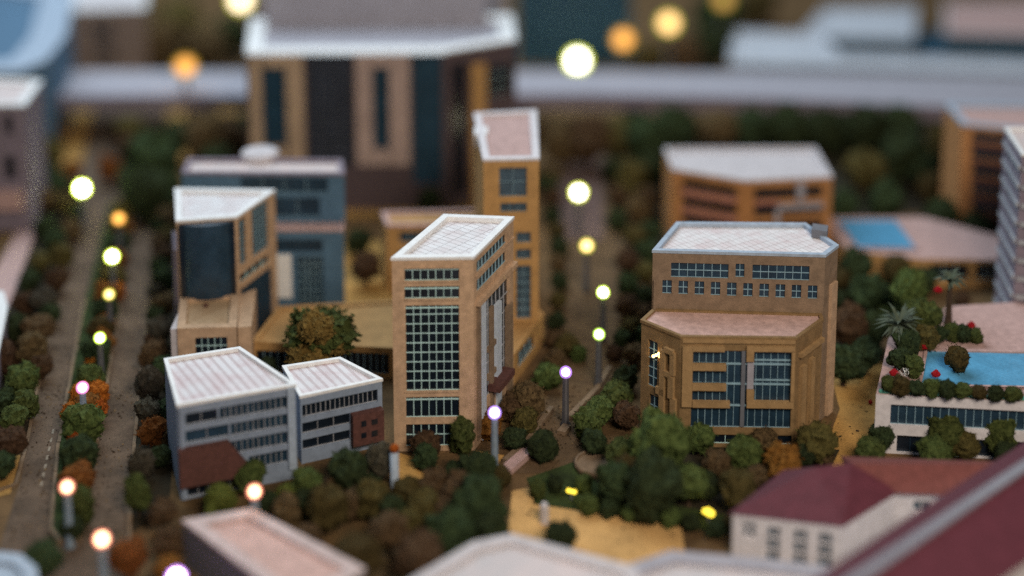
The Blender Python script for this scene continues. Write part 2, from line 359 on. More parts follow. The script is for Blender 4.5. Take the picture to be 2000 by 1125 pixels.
# planted median of the boulevard
med = [(100, 1040), (118, 1063), (150, 1066), (163, 1045), (178, 930), (190, 871), (235, 600), (262, 400), (215, 400), (165, 600), (115, 871), (105, 960)]
b = bmesh.new(); mp_ = [g0(P(u, v)) for u, v in med]
prism(b, mp_ if signed(mp_) > 0 else mp_[::-1], 0, .07); struct('median_strip', b, LAWN)
kerb('median_kerb', [(240, 570), (190, 871), (178, 930), (163, 1045), (150, 1066), (118, 1063), (100, 1040), (105, 960), (115, 871), (166, 590)], .06, .09)
# lane dashes on the left carriageway
b = bmesh.new()
for i in range(7):
    v = 950 - i * 17; u = 80 + (950 - v) * .22
    a, c = P(u, v), P(u + 2.2, v - 9); t = (c - a).normalized(); n = Vector((-t.y, t.x, 0)) * .02
    b.faces.new([b.verts.new(q + Vector((0, 0, .011))) for q in (a - n, a + n, c + n, c - n)])
struct('lane_markings', b, LINE)
kerb('kerb', [(985, 905), (1028, 868), (1078, 800)], .10, .09)
kerb('kerb', [(988, 925), (1040, 880)], .22, .10, PINK)
kerb('kerb', [(1112, 820), (1165, 765), (1190, 720)], .10, .08)
kerb('kerb', [(1095, 850), (1108, 835)], .16, .09)
# fallen leaves and crumbs of foam
def litter(name, pts, n, m, z, smax=.035):
    R = random.Random(n); b = bmesh.new(); q = [P(u, v) for u, v in pts]; us = [p[0] for p in pts]; vs = [p[1] for p in pts]
    def inside(u, v):
        c = False
        for (a, e), (g, h) in zip(pts, pts[1:] + pts[:1]):
            if (e > v) != (h > v) and u < (g - a) * (v - e) / (h - e) + a: c = not c
        return c
    k = 0
    while k < n:
        u, v = R.uniform(min(us), max(us)), R.uniform(min(vs), max(vs))
        if not inside(u, v) or noise.noise(P(u, v) * .9) < R.uniform(-.5, .35): continue
        k += 1; p = P(u, v) + Vector((0, 0, z)); a = R.uniform(0, 6.28); t = R.uniform(.3, 1) ** 2 * smax + .008
        d = Vector((math.cos(a), math.sin(a), 0)) * t; w_ = Vector((-d.y, d.x, 0)) * R.uniform(.4, .9); hz = Vector((0, 0, t * R.uniform(.2, .9)))
        vv = [b.verts.new(x) for x in (p - d, p + w_, p + d, p - w_, p + hz)]
        for i in range(4): b.faces.new((vv[i], vv[(i + 1) % 4], vv[4]))
    o = obj(name, b, m); o['kind'] = 'stuff'; return o
BOUL = [(20, 1060), (55, 871), (105, 600), (144, 400), (311, 400), (290, 600), (262, 871), (252, 1060)]
CSTR = [(1000, 915), (1130, 915), (1190, 800), (1255, 640), (1240, 440), (1095, 440), (1090, 640), (1065, 800)]
PATH = [(1600, 900), (1640, 800), (1640, 730), (1720, 720), (1712, 880)]
FORE = [(1005, 975), (1320, 1035), (1330, 1110), (1000, 1110)]
LIT = mat('dry_leaf', (0.05, 0.032, 0.018), rough=1, var=.4, scale=3); LIT2 = mat('straw_crumb', (0.26, 0.17, 0.08), rough=1, var=.3, scale=3)
litter('leaf_litter', BOUL, 900, LIT, .014, .026); litter('straw_litter', BOUL, 400, LIT2, .014, .02)
litter('leaf_litter', CSTR, 500, LIT, .016, .03); litter('straw_litter', CSTR, 250, LIT2, .016, .024)
litter('leaf_litter', PATH, 26, LIT, .012, .04); litter('leaf_litter', FORE, 30, LIT, .012, .04)
# ------------------------------------------------------------------ buildings in focus
# slender tan tower
h = Hpx(765, 882, 505)
pl = px([(765, 505), (925, 503), (1003, 425), (867, 420)], h)
T = Bld('slender_tower', 'slender tan tower with a tall grid of small dark panes and a white-rimmed roof', g0(pl[0]))
F = T.block(pl, 0, h, TAN, {
    0: [(790, 522, 549, 897, 7, 1), (790, 560, 584, 897, 7, 1), (792, 597, 764, 897, 7, 9), (793, 776, 816, 897, 7, 1), (793, 829, 872, 897, 7, 2)],
    1: [(931, 512, 534, 990, 9, 1, None, FRAMEB), (931, 548, 572, 990, 9, 1, None, FRAMEB), (932, 606, 800, 994, 8, 6, None, FRAMEW)]},
    rim=(.12, .07), deck=ROOFT, glass=GLASS, mw=.020)
f0, f1 = F[0], F[1]
for uL, vT, vB, uR in ((790, 549, 552, 897), (790, 584, 587, 897), (790, 522, 524.5, 897), (790, 764, 767, 897)): T.box('sill', f0, (uL, vT, vB, uR), 0, .02, TAN)
for v in (527, 564, 602, 781):
    a0, a1, z0, z1 = f0.rect(790, v, v + 2, 897); bb = bmesh.new(); f0.bar(bb, a0, a1, z0, z1, -.044, -.02); T.part('transom', bb, FRAME)
T.box('ledge', f1, (928, 588, 598, 1003), -.005, .10, TAN)
T.box('ledge', f1, (928, 538, 542, 1003), 0, .03, TAN)
for uL, uR in ((939, 947), (968, 977)):
    q = f1.rect(uL, 596, 812, uR); bb = bmesh.new(); f1.bar(bb, q[0], q[1], .02, q[3], -.04, .035); T.part('column', bb, COLW)
for (a, c) in ((930, 936), (957, 961), (988, 998)): T.box('pier', f1, (a, 600, 860, c), -.02, .045, TANB)
for v in (680, 735): T.box('spandrel', f1, (952, v, v + 9, 968), -.04, .02, TANB)
cb = bmesh.new(); q = f1.rect(955, 752, 764, 985); f1.bar(cb, q[0], q[1], q[2], q[3], -.02, .22); T.part('canopy', cb, BRICK)
T.done()
# letter-relief building (right, hexagonal)
h1 = Hpx(1330, 874, 658)
uA, uB = P(1283, 604, h1), P(1609, 613, h1)
h2 = raise_to(uA, 490)
B = Bld('stepped_office', 'brown stepped office with letter shapes in relief, ribbon windows and a pinkish lower roof', g0(P(1450, 870)))
up = px([(1275, 490), (1612, 499), (1637, 480), (1573, 437), (1322, 435)], h2)
uw = [(1311, 513, 541, 1423, 7, 2), (1437, 515, 541, 1454, 2, 2), (1470, 517, 545, 1581, 7, 2)]
for i in range(10): uw.append((1294 + i * 31.6, 547 + i * 1.15, 573 + i * 1.15, 1312 + i * 31.6, 2, 2))
uw = [(a, t, bt, c, nx, ny, None, FRAMEB) for a, t, bt, c, nx, ny in uw]
FU = B.block(up, 0, h2, TANB, {0: uw}, rim=(.08, .06), rimm=BLUECOL, deck=ROOFT2, glass=GLASSB, mw=.02, dep=.04)
lp = [P(1253, 626, h1), P(1330, 658, h1), P(1556, 661, h1), P(1607, 624, h1)]
A_, B_ = up[0].lerp(up[1], .012), up[0].lerp(up[1], .985)
back = (Vector((-(up[1] - up[0]).y, (up[1] - up[0]).x, 0)).normalized()) * -.004
poly = [lp[0], lp[1], lp[2], lp[3], B_ + back, A_ + back]
FL = B.block(poly, 0, h1, LOCH, {
    1: [(1352, 684, 834, 1546, 14, 1, GLASSB, FRAMEB), (1352, 848, 866, 1546, 6, 1)],
    0: [(1266, 662, 752, 1284, 2, 5, GLASSB, FRAMEB), (1268, 768, 812, 1285, 2, 2, GLASSB, FRAMEB), (1303, 690, 712, 1310, 1, 1), (1303, 735, 770, 1310, 1, 1)],
    2: [(1566, 720, 742, 1574, 1, 1), (1585, 700, 730, 1592, 1, 1)]},
    rim=(.05, .02), rimm=LOCH, deck=PINKR, dep=.05, over=.02)
fl = FL[1]
OCL = mat('sandy_relief_paint', (0.39, 0.25, 0.118), var=.14, scale=6, bump=.4)
for q in ((1333, 674, 792, 1352), (1352, 674, 684, 1415), (1352, 709, 721, 1418), (1352, 748, 760, 1418), (1352, 782, 793, 1425)):
    B.box('letter_bar', fl, q, -.03, .06, OCL)
for q in ((1458, 674, 684, 1562), (1546, 684, 782, 1562), (1458, 782, 794, 1562), (1458, 684, 704, 1472), (1458, 760, 782, 1472)):
    B.box('letter_bar', fl, q, -.03, .06, OCL)
B.box('pier', fl, (1449, 684, 834, 1455), -.045, .0, GREYD)
B.box('panel', fl, (1460, 705, 759, 1472), -.04, .015, GREY)
for v in (709, 748, 790):
    a0, a1, z0, z1 = fl.rect(1352, v, v + 3, 1546); bb = bmesh.new(); fl.bar(bb, a0, a1, z0, z1, -.044, -.015); B.part('transom', bb, FRAMEB)
    a0, a1, z0, z1 = fl.rect(1474, v - 6, v - 3.6, 1546); bb = bmesh.new(); fl.bar(bb, a0, a1, z0, z1, -.044, -.018); B.part('transom', bb, FRAMEB)
f0_ = FL[0]
for q in ((1292, 680, 812, 1300), (1300, 676, 686, 1318), (1312, 686, 730, 1320), (1300, 722, 732, 1314), (1308, 732, 775, 1318), (1312, 775, 812, 1322), (1284, 752, 766, 1300)):
    B.box('letter_bar', f0_, q, -.01, .06, OCL)
B.box('eaves', fl, (1331, 660, 668, 1556), .0, .035, OCL)
for q in ((1560, 690, 698, 1605), (1562, 716, 836, 1568), (1580, 700, 830, 1584)):
    B.box('fin', FL[2], q, 0, .07, OCL)
fr = FU[1]
B.box('downpipe', fr, (1620, 556, 846, 1625), 0, .06, TAN)
B.box('buttress', FU[0], (1262, 545, 850, 1279), 0, .05, TANB)
tb = bmesh.new(); pr = P(1585, 448, h2 + .12); box(tb, pr, Vector((.28, -.1, 0)), Vector((.08, .3, 0)), Vector((0, 0, -.16))); B.part('roof_hatch', tb, GREYD)
B.done()
# small warm lamp fixed on the letter facade
sp = f0_.pt(f0_.st(1283, 690)[0], f0_.st(1283, 690)[1], .03)
# wedge tower with glass bay
hd = Hpx(352, 765, 642)
C = Bld('wedge_tower', 'tan wedge tower with a dark bowed glass front and white-rimmed triangular roof', g0(P(400, 760)))
fa, fb = P(352, 580, hd), P(463, 578, hd)
h3 = raise_to(fa, 431)
cp = px([(344, 432), (462, 424), (537, 372), (342, 369)], h3)
CF = C.block(cp, 0, h3, TAN, {
    1: [(466, 432, 520, 481, 2, 7, None, FRAMEB), (491, 410, 505, 525, 5, 8, None, FRAMEB), (468, 538, 553, 527, 4, 1), (470, 566, 700, 535, 1, 1, GLASSB)]},
    rim=(.12, .06), deck=ROOFT, mw=.014, dep=.04)
cf = CF[0]
q0, q1 = cf.st(356, 500)[0], cf.st(456, 500)[0]; zt = cf.st(400, 434)[1]; zb = cf.st(400, 578)[1]
bb = bmesh.new(); rings = []
for z in (zb, zt):
    r = []
    for i in range(17):
        t = i / 16; a = q0 + (q1 - q0) * t; r.append(bb.verts.new(cf.pt(a, z, .01 + .20 * math.sin(math.pi * t) ** .6)))
    rings.append(r)
for i in range(16): bb.faces.new((rings[0][i], rings[0][i + 1], rings[1][i + 1], rings[1][i]))
bb.faces.new(rings[0][::-1]); bb.faces.new(rings[1]); bay = C.part('glass_bay', bb, GLASSB)
for t in (0.0, 1.0):
    fb_ = bmesh.new(); a = q0 + (q1 - q0) * t; cf.bar(fb_, a - .045, a + .045, zb, zt, 0.001, .10); obj('frame', fb_, GLASS, bay)
# podium block in front of the bay
fp = [P(338, 645, hd), P(486, 655, hd)]
pod = [P(346, 643, hd), P(462, 640, hd), cp[0].lerp(cp[1], 1.0), cp[0].lerp(cp[1], 0.02)]
off = Vector((0, -.004, 0)); pod[2] = g0(pod[2]) + off; pod[3] = g0(pod[3]) + off
C.block(pod, 0, hd, TAN, {0: [(381, 660, 694, 444, 5, 2)]}, rim=(.16, .05), rimm=TAN, deck=ROOFT3, dep=.05, over=.004)
rb = bmesh.new(); e0, e1 = g0(pod[1]), g0(pod[2])
hs = raise_to(P(470, 775), 668)
prism(rb, [e0 + Vector((.004, .1, 0)), e0 + Vector((.26, .16, 0)), g0(cp[1]) + Vector((.30, .3, 0)), g0(cp[1]) + Vector((.004, 0, 0))], 0, hd - .05); C.part('stair_block', rb, TAN)
lb = bmesh.new(); e0, e1 = g0(cp[0]), g0(cp[3])
prism(lb, [e0 + Vector((-.10, .1, 0)), e0 + Vector((-.004, .05, 0)), e0 + (e1 - e0) * .6 + Vector((-.004, 0, 0)), e0 + (e1 - e0) * .6 + Vector((-.10, 0, 0))], 0, h3 * .78); C.part('side_fin', lb, LILAC)
lb = bmesh.new(); e0 = g0(pod[0]); prism(lb, [e0 + Vector((-.14, .05, 0)), e0 + Vector((-.004, .05, 0)), e0 + Vector((-.004, .9, 0)), e0 + Vector((-.14, .9, 0))], 0, hd - .02); C.part('side_pier', lb, PALE)
hb = bmesh.new(); pr = P(397, 600, hd - .04); box(hb, pr, Vector((.09, 0, 0)), Vector((0, .07, 0)), Vector((0, 0, .05))); C.part('roof_vent', hb, BRICK)
C.done()
# low podium between the towers
hp = Hpx(620, 728, 670)
D = Bld('low_podium', 'long low ochre podium with a flat roof and dark glass strip behind the slender tower', g0(P(700, 728)))
dp = px([(492, 668), (1004, 692), (1062, 614), (1020, 575), (545, 600)], hp)
D.block(dp, 0, hp, OCH, {0: [(500, 684, 722, 640, 10, 1), (648, 686, 726, 760, 9, 1), (900, 694, 740, 990, 6, 1)], 1: [(1012, 690, 722, 1046, 4, 1)]}, rim=(.10, .02), rimm=OCH, deck=OCH, dep=.06, frame=FRAMEB)
D.done()
# narrow ochre tower behind
ga, gb = P(944, 632, hp), P(1057, 627, hp); hg = raise_to(ga, 312)
G = Bld('narrow_tower', 'narrow ochre tower with grey-blue windows and pinkish roof behind the slender tower', Vector((ga.x, ga.y, hp)))
gp = px([(944, 312), (1053, 310), (1047, 216), (926, 222)], hg)
G.block(gp, hp + .003, hg, OCH, {0: [(975, 328, 384, 1029, 2, 2, GLASST), (977, 397, 414, 1029, 3, 1, GLASST), (1008, 454, 474, 1037, 2, 1, GLASST), (1008, 487, 506, 1037, 2, 1, GLASST), (1008, 519, 622, 1037, 2, 6, GLASST)]},
    rim=(.14, .05), rimm=CREAM, deck=PINK, frame=FRAMEB, mw=.012)
bb = bmesh.new(); pr = P(926, 262, hg); box(bb, pr, Vector((.28, 0, 0)), Vector((0, .5, 0)), Vector((0, 0, -.3))); G.part('roof_unit', bb, WHITE)
G.done()
hw = Hpx(800, 560, 432)
W_ = Bld('low_wing', 'low ochre wing with a pink-edged roof left of the narrow tower', g0(P(850, 560)))
W_.block(px([(755, 440), (944, 440), (948, 410), (745, 415)], hw), 0, hw, OCH, {0: [(780, 452, 474, 860, 4, 1, GLASSB), (780, 490, 512, 860, 4, 1, GLASSB)]}, rim=(.1, .04), rimm=PINK, deck=OCH, frame=FRAMEB); W_.done()
# white office block in front, two staggered halves
K = Bld('white_office', 'white two-part office with dark ribbon windows, pinkish-white roofs and brick-red patches', g0(P(450, 960)))
hk = Hpx(345, 978, 792)
kl = px([(346, 792), (577, 752), (468, 679), (321, 702)], hk)
def ribbon(F, rows, uL, uR): return [(uL, t, bt, uR, n, 1, GLASS, FRAMEW) for t, bt, n in rows]
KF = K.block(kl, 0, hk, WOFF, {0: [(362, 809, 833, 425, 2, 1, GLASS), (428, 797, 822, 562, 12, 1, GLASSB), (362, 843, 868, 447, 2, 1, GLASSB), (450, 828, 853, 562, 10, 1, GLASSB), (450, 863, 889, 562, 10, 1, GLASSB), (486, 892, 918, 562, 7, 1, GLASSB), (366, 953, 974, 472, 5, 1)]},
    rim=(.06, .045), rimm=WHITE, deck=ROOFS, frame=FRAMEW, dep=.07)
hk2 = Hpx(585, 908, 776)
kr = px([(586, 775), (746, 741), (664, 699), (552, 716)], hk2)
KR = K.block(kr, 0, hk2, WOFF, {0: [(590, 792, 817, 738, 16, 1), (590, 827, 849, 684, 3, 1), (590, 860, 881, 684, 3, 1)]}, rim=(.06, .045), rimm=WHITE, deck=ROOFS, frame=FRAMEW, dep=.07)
K.box('corner_pier', KF[0], (560, 752, 916, 577), 0, .05, BLUECOL)
K.box('corner_pier', KF[0], (347, 796, 978, 360), 0, .05, WOFF)
kb = bmesh.new(); fk = KF[0]
a0, zt = fk.st(347, 875); a1, _ = fk.st(445, 862); a2, z2 = fk.st(484, 905); _, zb = fk.st(347, 948)
v = [(a0, zb), (a2, zb + .02), (a2, zb + .18), (a1, zt + .0), (a0, zt)]
lo = [kb.verts.new(fk.pt(a, z, .004)) for a, z in v]; hi = [kb.verts.new(fk.pt(a, z, .14)) for a, z in v]
kb.faces.new(hi)
for i in range(5): kb.faces.new((lo[i], lo[(i + 1) % 5], hi[(i + 1) % 5], hi[i]))
K.part('brick_panel', kb, BRICK)
fk2 = KR[0]; bp_ = K.box('brick_panel', fk2, (684, 806, 866, 752), .004, .16, BRICK)
for q in ((700, 815, 826, 710), (720, 812, 822, 732), (700, 838, 848, 710), (720, 834, 845, 732)):
    a0, a1, z0, z1 = fk2.rect(*q); bb = bmesh.new(); fk2.bar(bb, a0, a1, z0, z1, .15, .166); obj('window', bb, GLASS, bp_) if False else K.part('window', bb, GLASS)
K.done()
# ------------------------------------------------------------------ middle distance
# blue grey office behind the wedge tower
he = Hpx(600, 614, 449)
E = Bld('blue_grey_office', 'blue-grey stepped office with a pinkish ledge standing behind the wedge tower', g0(P(520, 612)))
ep = px([(380, 449), (671, 449), (671, 428), (365, 428)], he)
E.block(ep, 0, he, BLUEG, {0: [(536, 468, 492, 630, 1, 1, GLASSB), (578, 502, 600, 632, 5, 6, GLASSB, FRAMEB)]}, rim=(.06, .03), rimm=PINK, deck=PINK, frame=FRAMEB)
E.box('white_panel', Face(ep[0], ep[1], 0, he), (541, 496, 580, 570), .002, .05, WHITE)
he2 = raise_to(P(600, 430, he), 338)
ep2 = px([(355, 338), (673, 340), (668, 312), (368, 310)], he2)
E.block(ep2, he - .05, he2, BLUEG, {0: [(470, 346, 376, 640, 4, 1, GLASSB), (535, 386, 424, 625, 2, 1, GLASSB)]}, rim=(.10, .05), rimm=LILAC, deck=ROOFP, frame=FRAMEB)
bb = bmesh.new(); lathe(bb, P(508, 305, he2), [(.42, -.05), (.42, .10), (.34, .14)], 16); E.part('roof_dome', bb, PALE)
E.done()
# tall rear block
hf = Hpx(600, 412, 102)
F_ = Bld('tall_rear_block', 'tall broad block with pink-framed dark vertical windows and a white roof edge', g0(P(700, 410)))
fpoly = px([(480, 102), (872, 100), (1008, 78), (1000, 30), (490, 38)], hf)
FF = F_.block(fpoly, 0, hf, MAUVE, {
    0: [(512, 130, 285, 558, 1, 1, BLUEP), (596, 108, 325, 690, 4, 9, NAVYP, GREYD), (728, 130, 290, 760, 1, 1, BLUEP), (804, 108, 360, 864, 1, 1, BLUEP)],
    1: [(880, 128, 380, 912, 2, 9, GLASS, BRICK), (950, 130, 190, 1000, 1, 3, GLASS)]}, rim=(.42, .05), rimm=WHITE, deck=GREY, dep=.10)
for q in ((486, 104, 320, 512), (558, 104, 318, 594)): F_.box('pilaster', FF[0], q, .004, .10, FTAN)
for q in ((694, 104, 320, 728), (760, 104, 320, 800)): F_.box('pilaster', FF[0], q, .004, .12, FPINK)
for q in ((728, 104, 130, 760), (728, 290, 320, 760)): F_.box('lintel', FF[0], q, .004, .11, FPINK)
for q in ((512, 104, 130, 558), (512, 285, 318, 558)): F_.box('lintel', FF[0], q, .004, .09, FTAN)
F_.box('pilaster', FF[1], (918, 125, 390, 946), .004, .12, OCH)
F_.box('fascia', FF[0], (482, 60 + 36, 104, 870), 0.003, .14, WHITE)
ph = bmesh.new(); pq = px([(520, 52), (950, 47), (950, 34), (520, 36)], hf); prism(ph, pq, hf - .05, hf + 1.3); F_.part('penthouse', ph, GREY)
F_.done()
# terracotta angled block
hh = Hpx(1450, 512, 352)
Hh = Bld('angled_terracotta_block', 'terracotta block with a bent front, salmon window bands and a pale roof', g0(P(1450, 510)))
hpoly = px([(1313, 330), (1455, 353), (1626, 345), (1592, 289), (1298, 290)], hh)
bands0 = [(1332, 350 + i * 34, 367 + i * 34, 1440, 8, 1, GLASS, GLASSB) for i in range(4)]
bands1 = [(1473, 369 + i * 33, 389 + i * 33, 1606, 9, 1, GLASS, GLASSB) for i in range(4)]
HF = Hh.block(hpoly, 0, hh, TERRA, {0: bands0, 1: bands1, 4: []}, rim=(.09, .05), rimm=PALE, deck=PALE, dep=.05)
for i in range(3): Hh.box('band', HF[0], (1332, 369 + i * 34, 380 + i * 34, 1440), .003, .04, PINKB)
Hh.box('band', HF[1], (1473, 392, 400, 1520), .003, .04, PINKB)
for q in ((1555, 355, 390, 1570), (1518, 398, 408, 1606), (1512, 408, 440, 1522)): Hh.box('grey_fin', HF[1], q, .003, .07, GREY)
Hh.done()
# brick block, right edge
hj = Hpx(1890, 478, 243)
J = Bld('brick_block', 'brown brick block with dark ribbon windows and a pinkish roof behind the balcony tower', g0(P(1950, 476)))
jp = px([(1880, 243), (2090, 262), (2090, 205), (1846, 203)], hj)
JF = J.block(jp, 0, hj, TERRA, {0: [(1900, 256 + i * 34, 275 + i * 34, 2060, 6, 1, GLASS, GLASSB) for i in range(6)]}, rim=(.16, .05), rimm=BLUECOL, deck=PINK)
for i in range(6): J.box('band', JF[0], (1897, 277 + i * 34, 287 + i * 34, 2070), .003, .05, BRICK)
J.done()
# white balcony tower at the right edge
hi_ = Hpx(1998, 690, 300)
I_ = Bld('balcony_tower', 'white apartment tower with stacked pale blue balconies cut by the right edge', g0(P(2010, 690)))
ip = px([(1996, 302), (2140, 310), (2140, 250), (1962, 250)], hi_)
IF = I_.block(ip, 0, hi_, LILAC, {3: [(1966, 290 + i * 37, 306 + i * 37, 1992, 2, 1, GLASSB, FRAMEW) for i in range(10)], 0: [(2002, 322 + i * 37, 340 + i * 37, 2100, 5, 1, GLASSB, FRAMEW) for i in range(10)]}, rim=(.08, .04), rimm=WHITE, deck=ROOFP)
fi = IF[3]
for i in range(10):
    z = hi_ - .25 - i * (hi_ - .4) / 10
    bb = bmesh.new(); fi.bar(bb, .08, fi.L - .02, z - .08, z, .003, .05); I_.part('balcony', bb, FRAMEW)
    bb = bmesh.new(); IF[0].bar(bb, .03, IF[0].L - .1, z - .09, z, .003, .05); I_.part('balcony', bb, FRAMEW)
I_.done()
# pool terraces
def pool(name, label, pts, z, group=None):
    q = px(pts, z); b = bmesh.new(); c = sum(q, Vector()) / len(q)
    b.faces.new([b.verts.new(p - c) for p in (q if signed(q) > 0 else q[::-1])])
    r = bmesh.new(); qq = q if signed(q) > 0 else q[::-1]; o = inset(qq, -.06); k = len(q)
    t = thing(name, label, 'pool', (c.x, c.y, z)); 
    obj('water', b, WATER, None).parent = t
    for j in range(k):
        n = (j + 1) % k; vs = []
        for a, zz in ((o[j], z + .03), (o[n], z + .03), (qq[n], z + .03), (qq[j], z + .03)): vs.append(r.verts.new((a.x, a.y, zz)))
        r.faces.new(vs)
        r.faces.new([r.verts.new(x) for x in ((qq[j].x, qq[j].y, z + .03), (qq[n].x, qq[n].y, z + .03), (qq[n].x, qq[n].y, z - .02), (qq[j].x, qq[j].y, z - .02))])
    obj('coping', r, PINK, t)
ht = Hpx(1900, 560, 505)
T1 = Bld('rear_pool_terrace', 'pink roof terrace carrying the far pool above a wall of dark openings', g0(P(1800, 556)))
t1p = px([(1618, 446), (1655, 488), (1800, 506), (1975, 508), (1985, 470), (1808, 424), (1600, 424)], ht)
T1.block(t1p, 0, ht, OCH, {2: [(1818, 515, 545, 1892, 3, 1), (1906, 515, 545, 1962, 3, 1)]}, rim=None, deck=PINK); T1.done()
pool('rear_pool', 'far blurred blue pool on the pink terrace beyond the stepped office', [(1676, 484), (1790, 487), (1748, 430), (1634, 430)], ht + .01)
h4 = Hpx(1715, 886, 772)
T2 = Bld('pool_terrace', 'pale pink terrace building with a dark window strip below the near pool', g0(P(1850, 884)))
t2p = px([(1711, 770), (2100, 790), (2100, 610), (1980, 590), (1850, 598), (1735, 660)], h4)
T2.block(t2p, 0, h4, CREAM, {0: [(1740, 790, 830, 2070, 20, 1, GLASSB, FRAMEB), (1752, 850, 884, 2080, 12, 1, GLASS, GLASSB)]}, rim=None, deck=PINK, dep=.08)
T2F = Face(t2p[0], t2p[1], 0, h4); ab = bmesh.new(); T2F.bar(ab, .06, T2F.L - .1, h4 + .002, h4 + .05, -.10, -.04); T2.part('edging', ab, mat('aqua_edging', (0.10, 0.36, 0.28), var=.3, scale=6)); T2.done()
pool('near_pool', 'near blue pool on the terrace among plants and red flowers', [(1800, 752), (2090, 758), (2080, 692), (1812, 686)], h4 + .01)
# ------------------------------------------------------------------ far background
hq = 1.35
Q = Bld('elevated_road', 'blurred grey elevated road running across the whole back of the model', g0(P(1000, 260)), 'bridge')
qb = bmesh.new(); pts = [(-220, 190), (600, 188), (1150, 186), (1500, 194), (1890, 212), (2250, 232)]; bk = [(-220, 138), (600, 138), (1150, 138), (1500, 142), (1890, 150), (2250, 160)]
fr_ = px(pts, hq); ba = px(bk, hq)
for i in range(len(pts) - 1): prism(qb, [fr_[i], fr_[i + 1], ba[i + 1], ba[i]], hq - .18, hq)
Q.part('deck', qb, GREY)
qb = bmesh.new()
for i in range(len(pts) - 1):
    a, c = fr_[i], fr_[i + 1]; n = Vector((0, .12, 0)); prism(qb, [g0(a) - n, g0(c) - n, g0(c), g0(a)], hq - .34, hq + .05)
Q.part('barrier', qb, LILAC)
for i in range(len(pts) - 1):
    for t in (.25, .75):
        c = fr_[i].lerp(fr_[i + 1], t).lerp(ba[i].lerp(ba[i + 1], t), .5); pb = bmesh.new(); lathe(pb, g0(c), [(.35, 0), (.35, hq - .19)], 10); Q.part('pier', pb, GREYD)
Q.done()
def simple(name, label, pts, vb, ui, wall, wins={}, rimm=None, deck=None, rim=(.2, .06), h=None, cat='building', **k):
    """block traced by its roof corners; vb = photo row of the base under corner ui"""
    hz = h if h is not None else Hpx(pts[ui][0], vb, pts[ui][1])
    p = px(pts, hz); b_ = Bld(name, label, g0(p[0]), cat); F = b_.block(p, 0, hz, wall, wins, rim=rim, rimm=rimm, deck=deck, **k)
    return b_, F, hz
x, F, hr = simple('lilac_block', 'lilac-grey block with small dark windows and a white roof cut by the left edge', [(-90, 206), (48, 206), (82, 158), (-90, 150)], 452, 1, LILAC, {0: [(8, 225, 262, 24, 1, 1), (8, 305, 350, 30, 1, 1), (-40, 225, 262, -10, 1, 1)]}, deck=ROOFP)
x.box('ledge', F[0], (-80, 368, 405, 46), .003, .2, PINK); x.done()
x, F, _ = simple('curved_roof_block', 'pale blue rounded roof filling the top left corner', [(-150, 140), (40, 138), (90, 118), (128, 70), (146, -20), (-150, -60)], 330, 1, BLUEG, rimm=BLUECOL, deck=BLUEG, rim=(1.0, .1)); x.done()
x, F, _ = simple('left_edge_block', 'narrow strip of a pale lilac building at the middle of the left edge', [(-120, 735), (-12, 735), (14, 600), (6, 570), (-120, 575)], 800, 1, LILAC, deck=PALE); x.done()
x, F, _ = simple('beige_far_block', 'blurred beige block with faint windows beside the curved pale blue roof', [(140, 20), (285, 15), (285, -30), (140, -30)], 175, 0, mat('beige_paint', (.26, .2, .17), var=.15), {0: [(180, 50, 75, 220, 1, 1), (185, 95, 115, 225, 1, 1)]}, deck=PALE); x.done()
x, F, _ = simple('far_grey_block', 'blurred grey block rising behind the white roof of the tall rear block', [(505, -20), (985, -25), (985, -60), (505, -60)], 190, 0, GREY, {0: [(850, 0, 40, 960, 1, 1, GLASST)]}, deck=GREY); x.done()
x, F, _ = simple('teal_far_block', 'dark teal-blue block behind the first glowing discs at top centre', [(1010, -60), (1235, -62), (1235, -90), (1015, -90)], 128, 0, TEAL, deck=TEAL); x.done()
x, F, _ = simple('far_white_block', 'long white flat-roofed block at the back right, its left corner standing on its own', [(1424, 124), (1700, 132), (2150, 150), (2150, 122), (1640, 104), (1600, 66), (1432, 60)], 200, 0, WOFF, deck=BROOF, rimm=BROOF, rim=(.12, .05)); x.done()
x, F, _ = simple('far_blue_glass_block', 'pale roof over a dark blue glass band at the top right corner', [(1560, 72), (1785, 78), (1790, 14), (1610, 16)], 140, 0, TEAL, {}, deck=BROOF, rimm=BROOF, rim=(.1, .05)); x.done()
x, F, _ = simple('far_pink_roof_block', 'pinkish pale roof over dark teal walls furthest right at the top', [(1845, 66), (2140, 74), (2140, 0), (1845, 6)], 145, 0, TEAL, deck=PINK, rimm=PALE, rim=(.1, .05)); x.done()
x, F, _ = simple('far_teal_link', 'low dark teal building between the two pale roofs at the top right', [(1600, 98), (2150, 118), (2150, 60), (1600, 60)], 128, 0, TEAL, deck=TEAL, rim=None); x.done()
# near, bottom of the frame
x, F, hl = simple('pink_roof_block', 'blurred pinkish flat roof with a raised pale rim at the bottom left', [(357, 1018), (585, 1190), (712, 1112), (492, 995)], 1105, 0, GREYD, {}, deck=PINKR, rimm=CREAMP, rim=(.20, .04)); x.done()
x, F, _ = simple('white_roof_block', 'large blurred white flat roof at the bottom centre', [(800, 1135), (820, 1230), (1290, 1230), (1240, 1110), (1000, 1045), (925, 1060)], 1230, 0, PALE, deck=SNOW, rimm=PALE, rim=(.2, .05)); x.done()
x, F, _ = simple('pale_roof_block', 'blurred pale roof in front of the maroon-roofed house', [(1215, 1110), (1230, 1240), (1720, 1240), (1700, 1120), (1470, 1092), (1310, 1078)], 1195, 0, PALE, deck=SNOW, rimm=GREY, rim=(.25, .05)); x.done()
x, F, _ = simple('blue_roof_block', 'blurred blue-grey roof in the bottom left corner', [(-80, 1180), (80, 1180), (70, 1110), (40, 1085), (-80, 1072)], 1250, 1, GREY, deck=BLUECOL, rimm=BLUECOL); x.done()
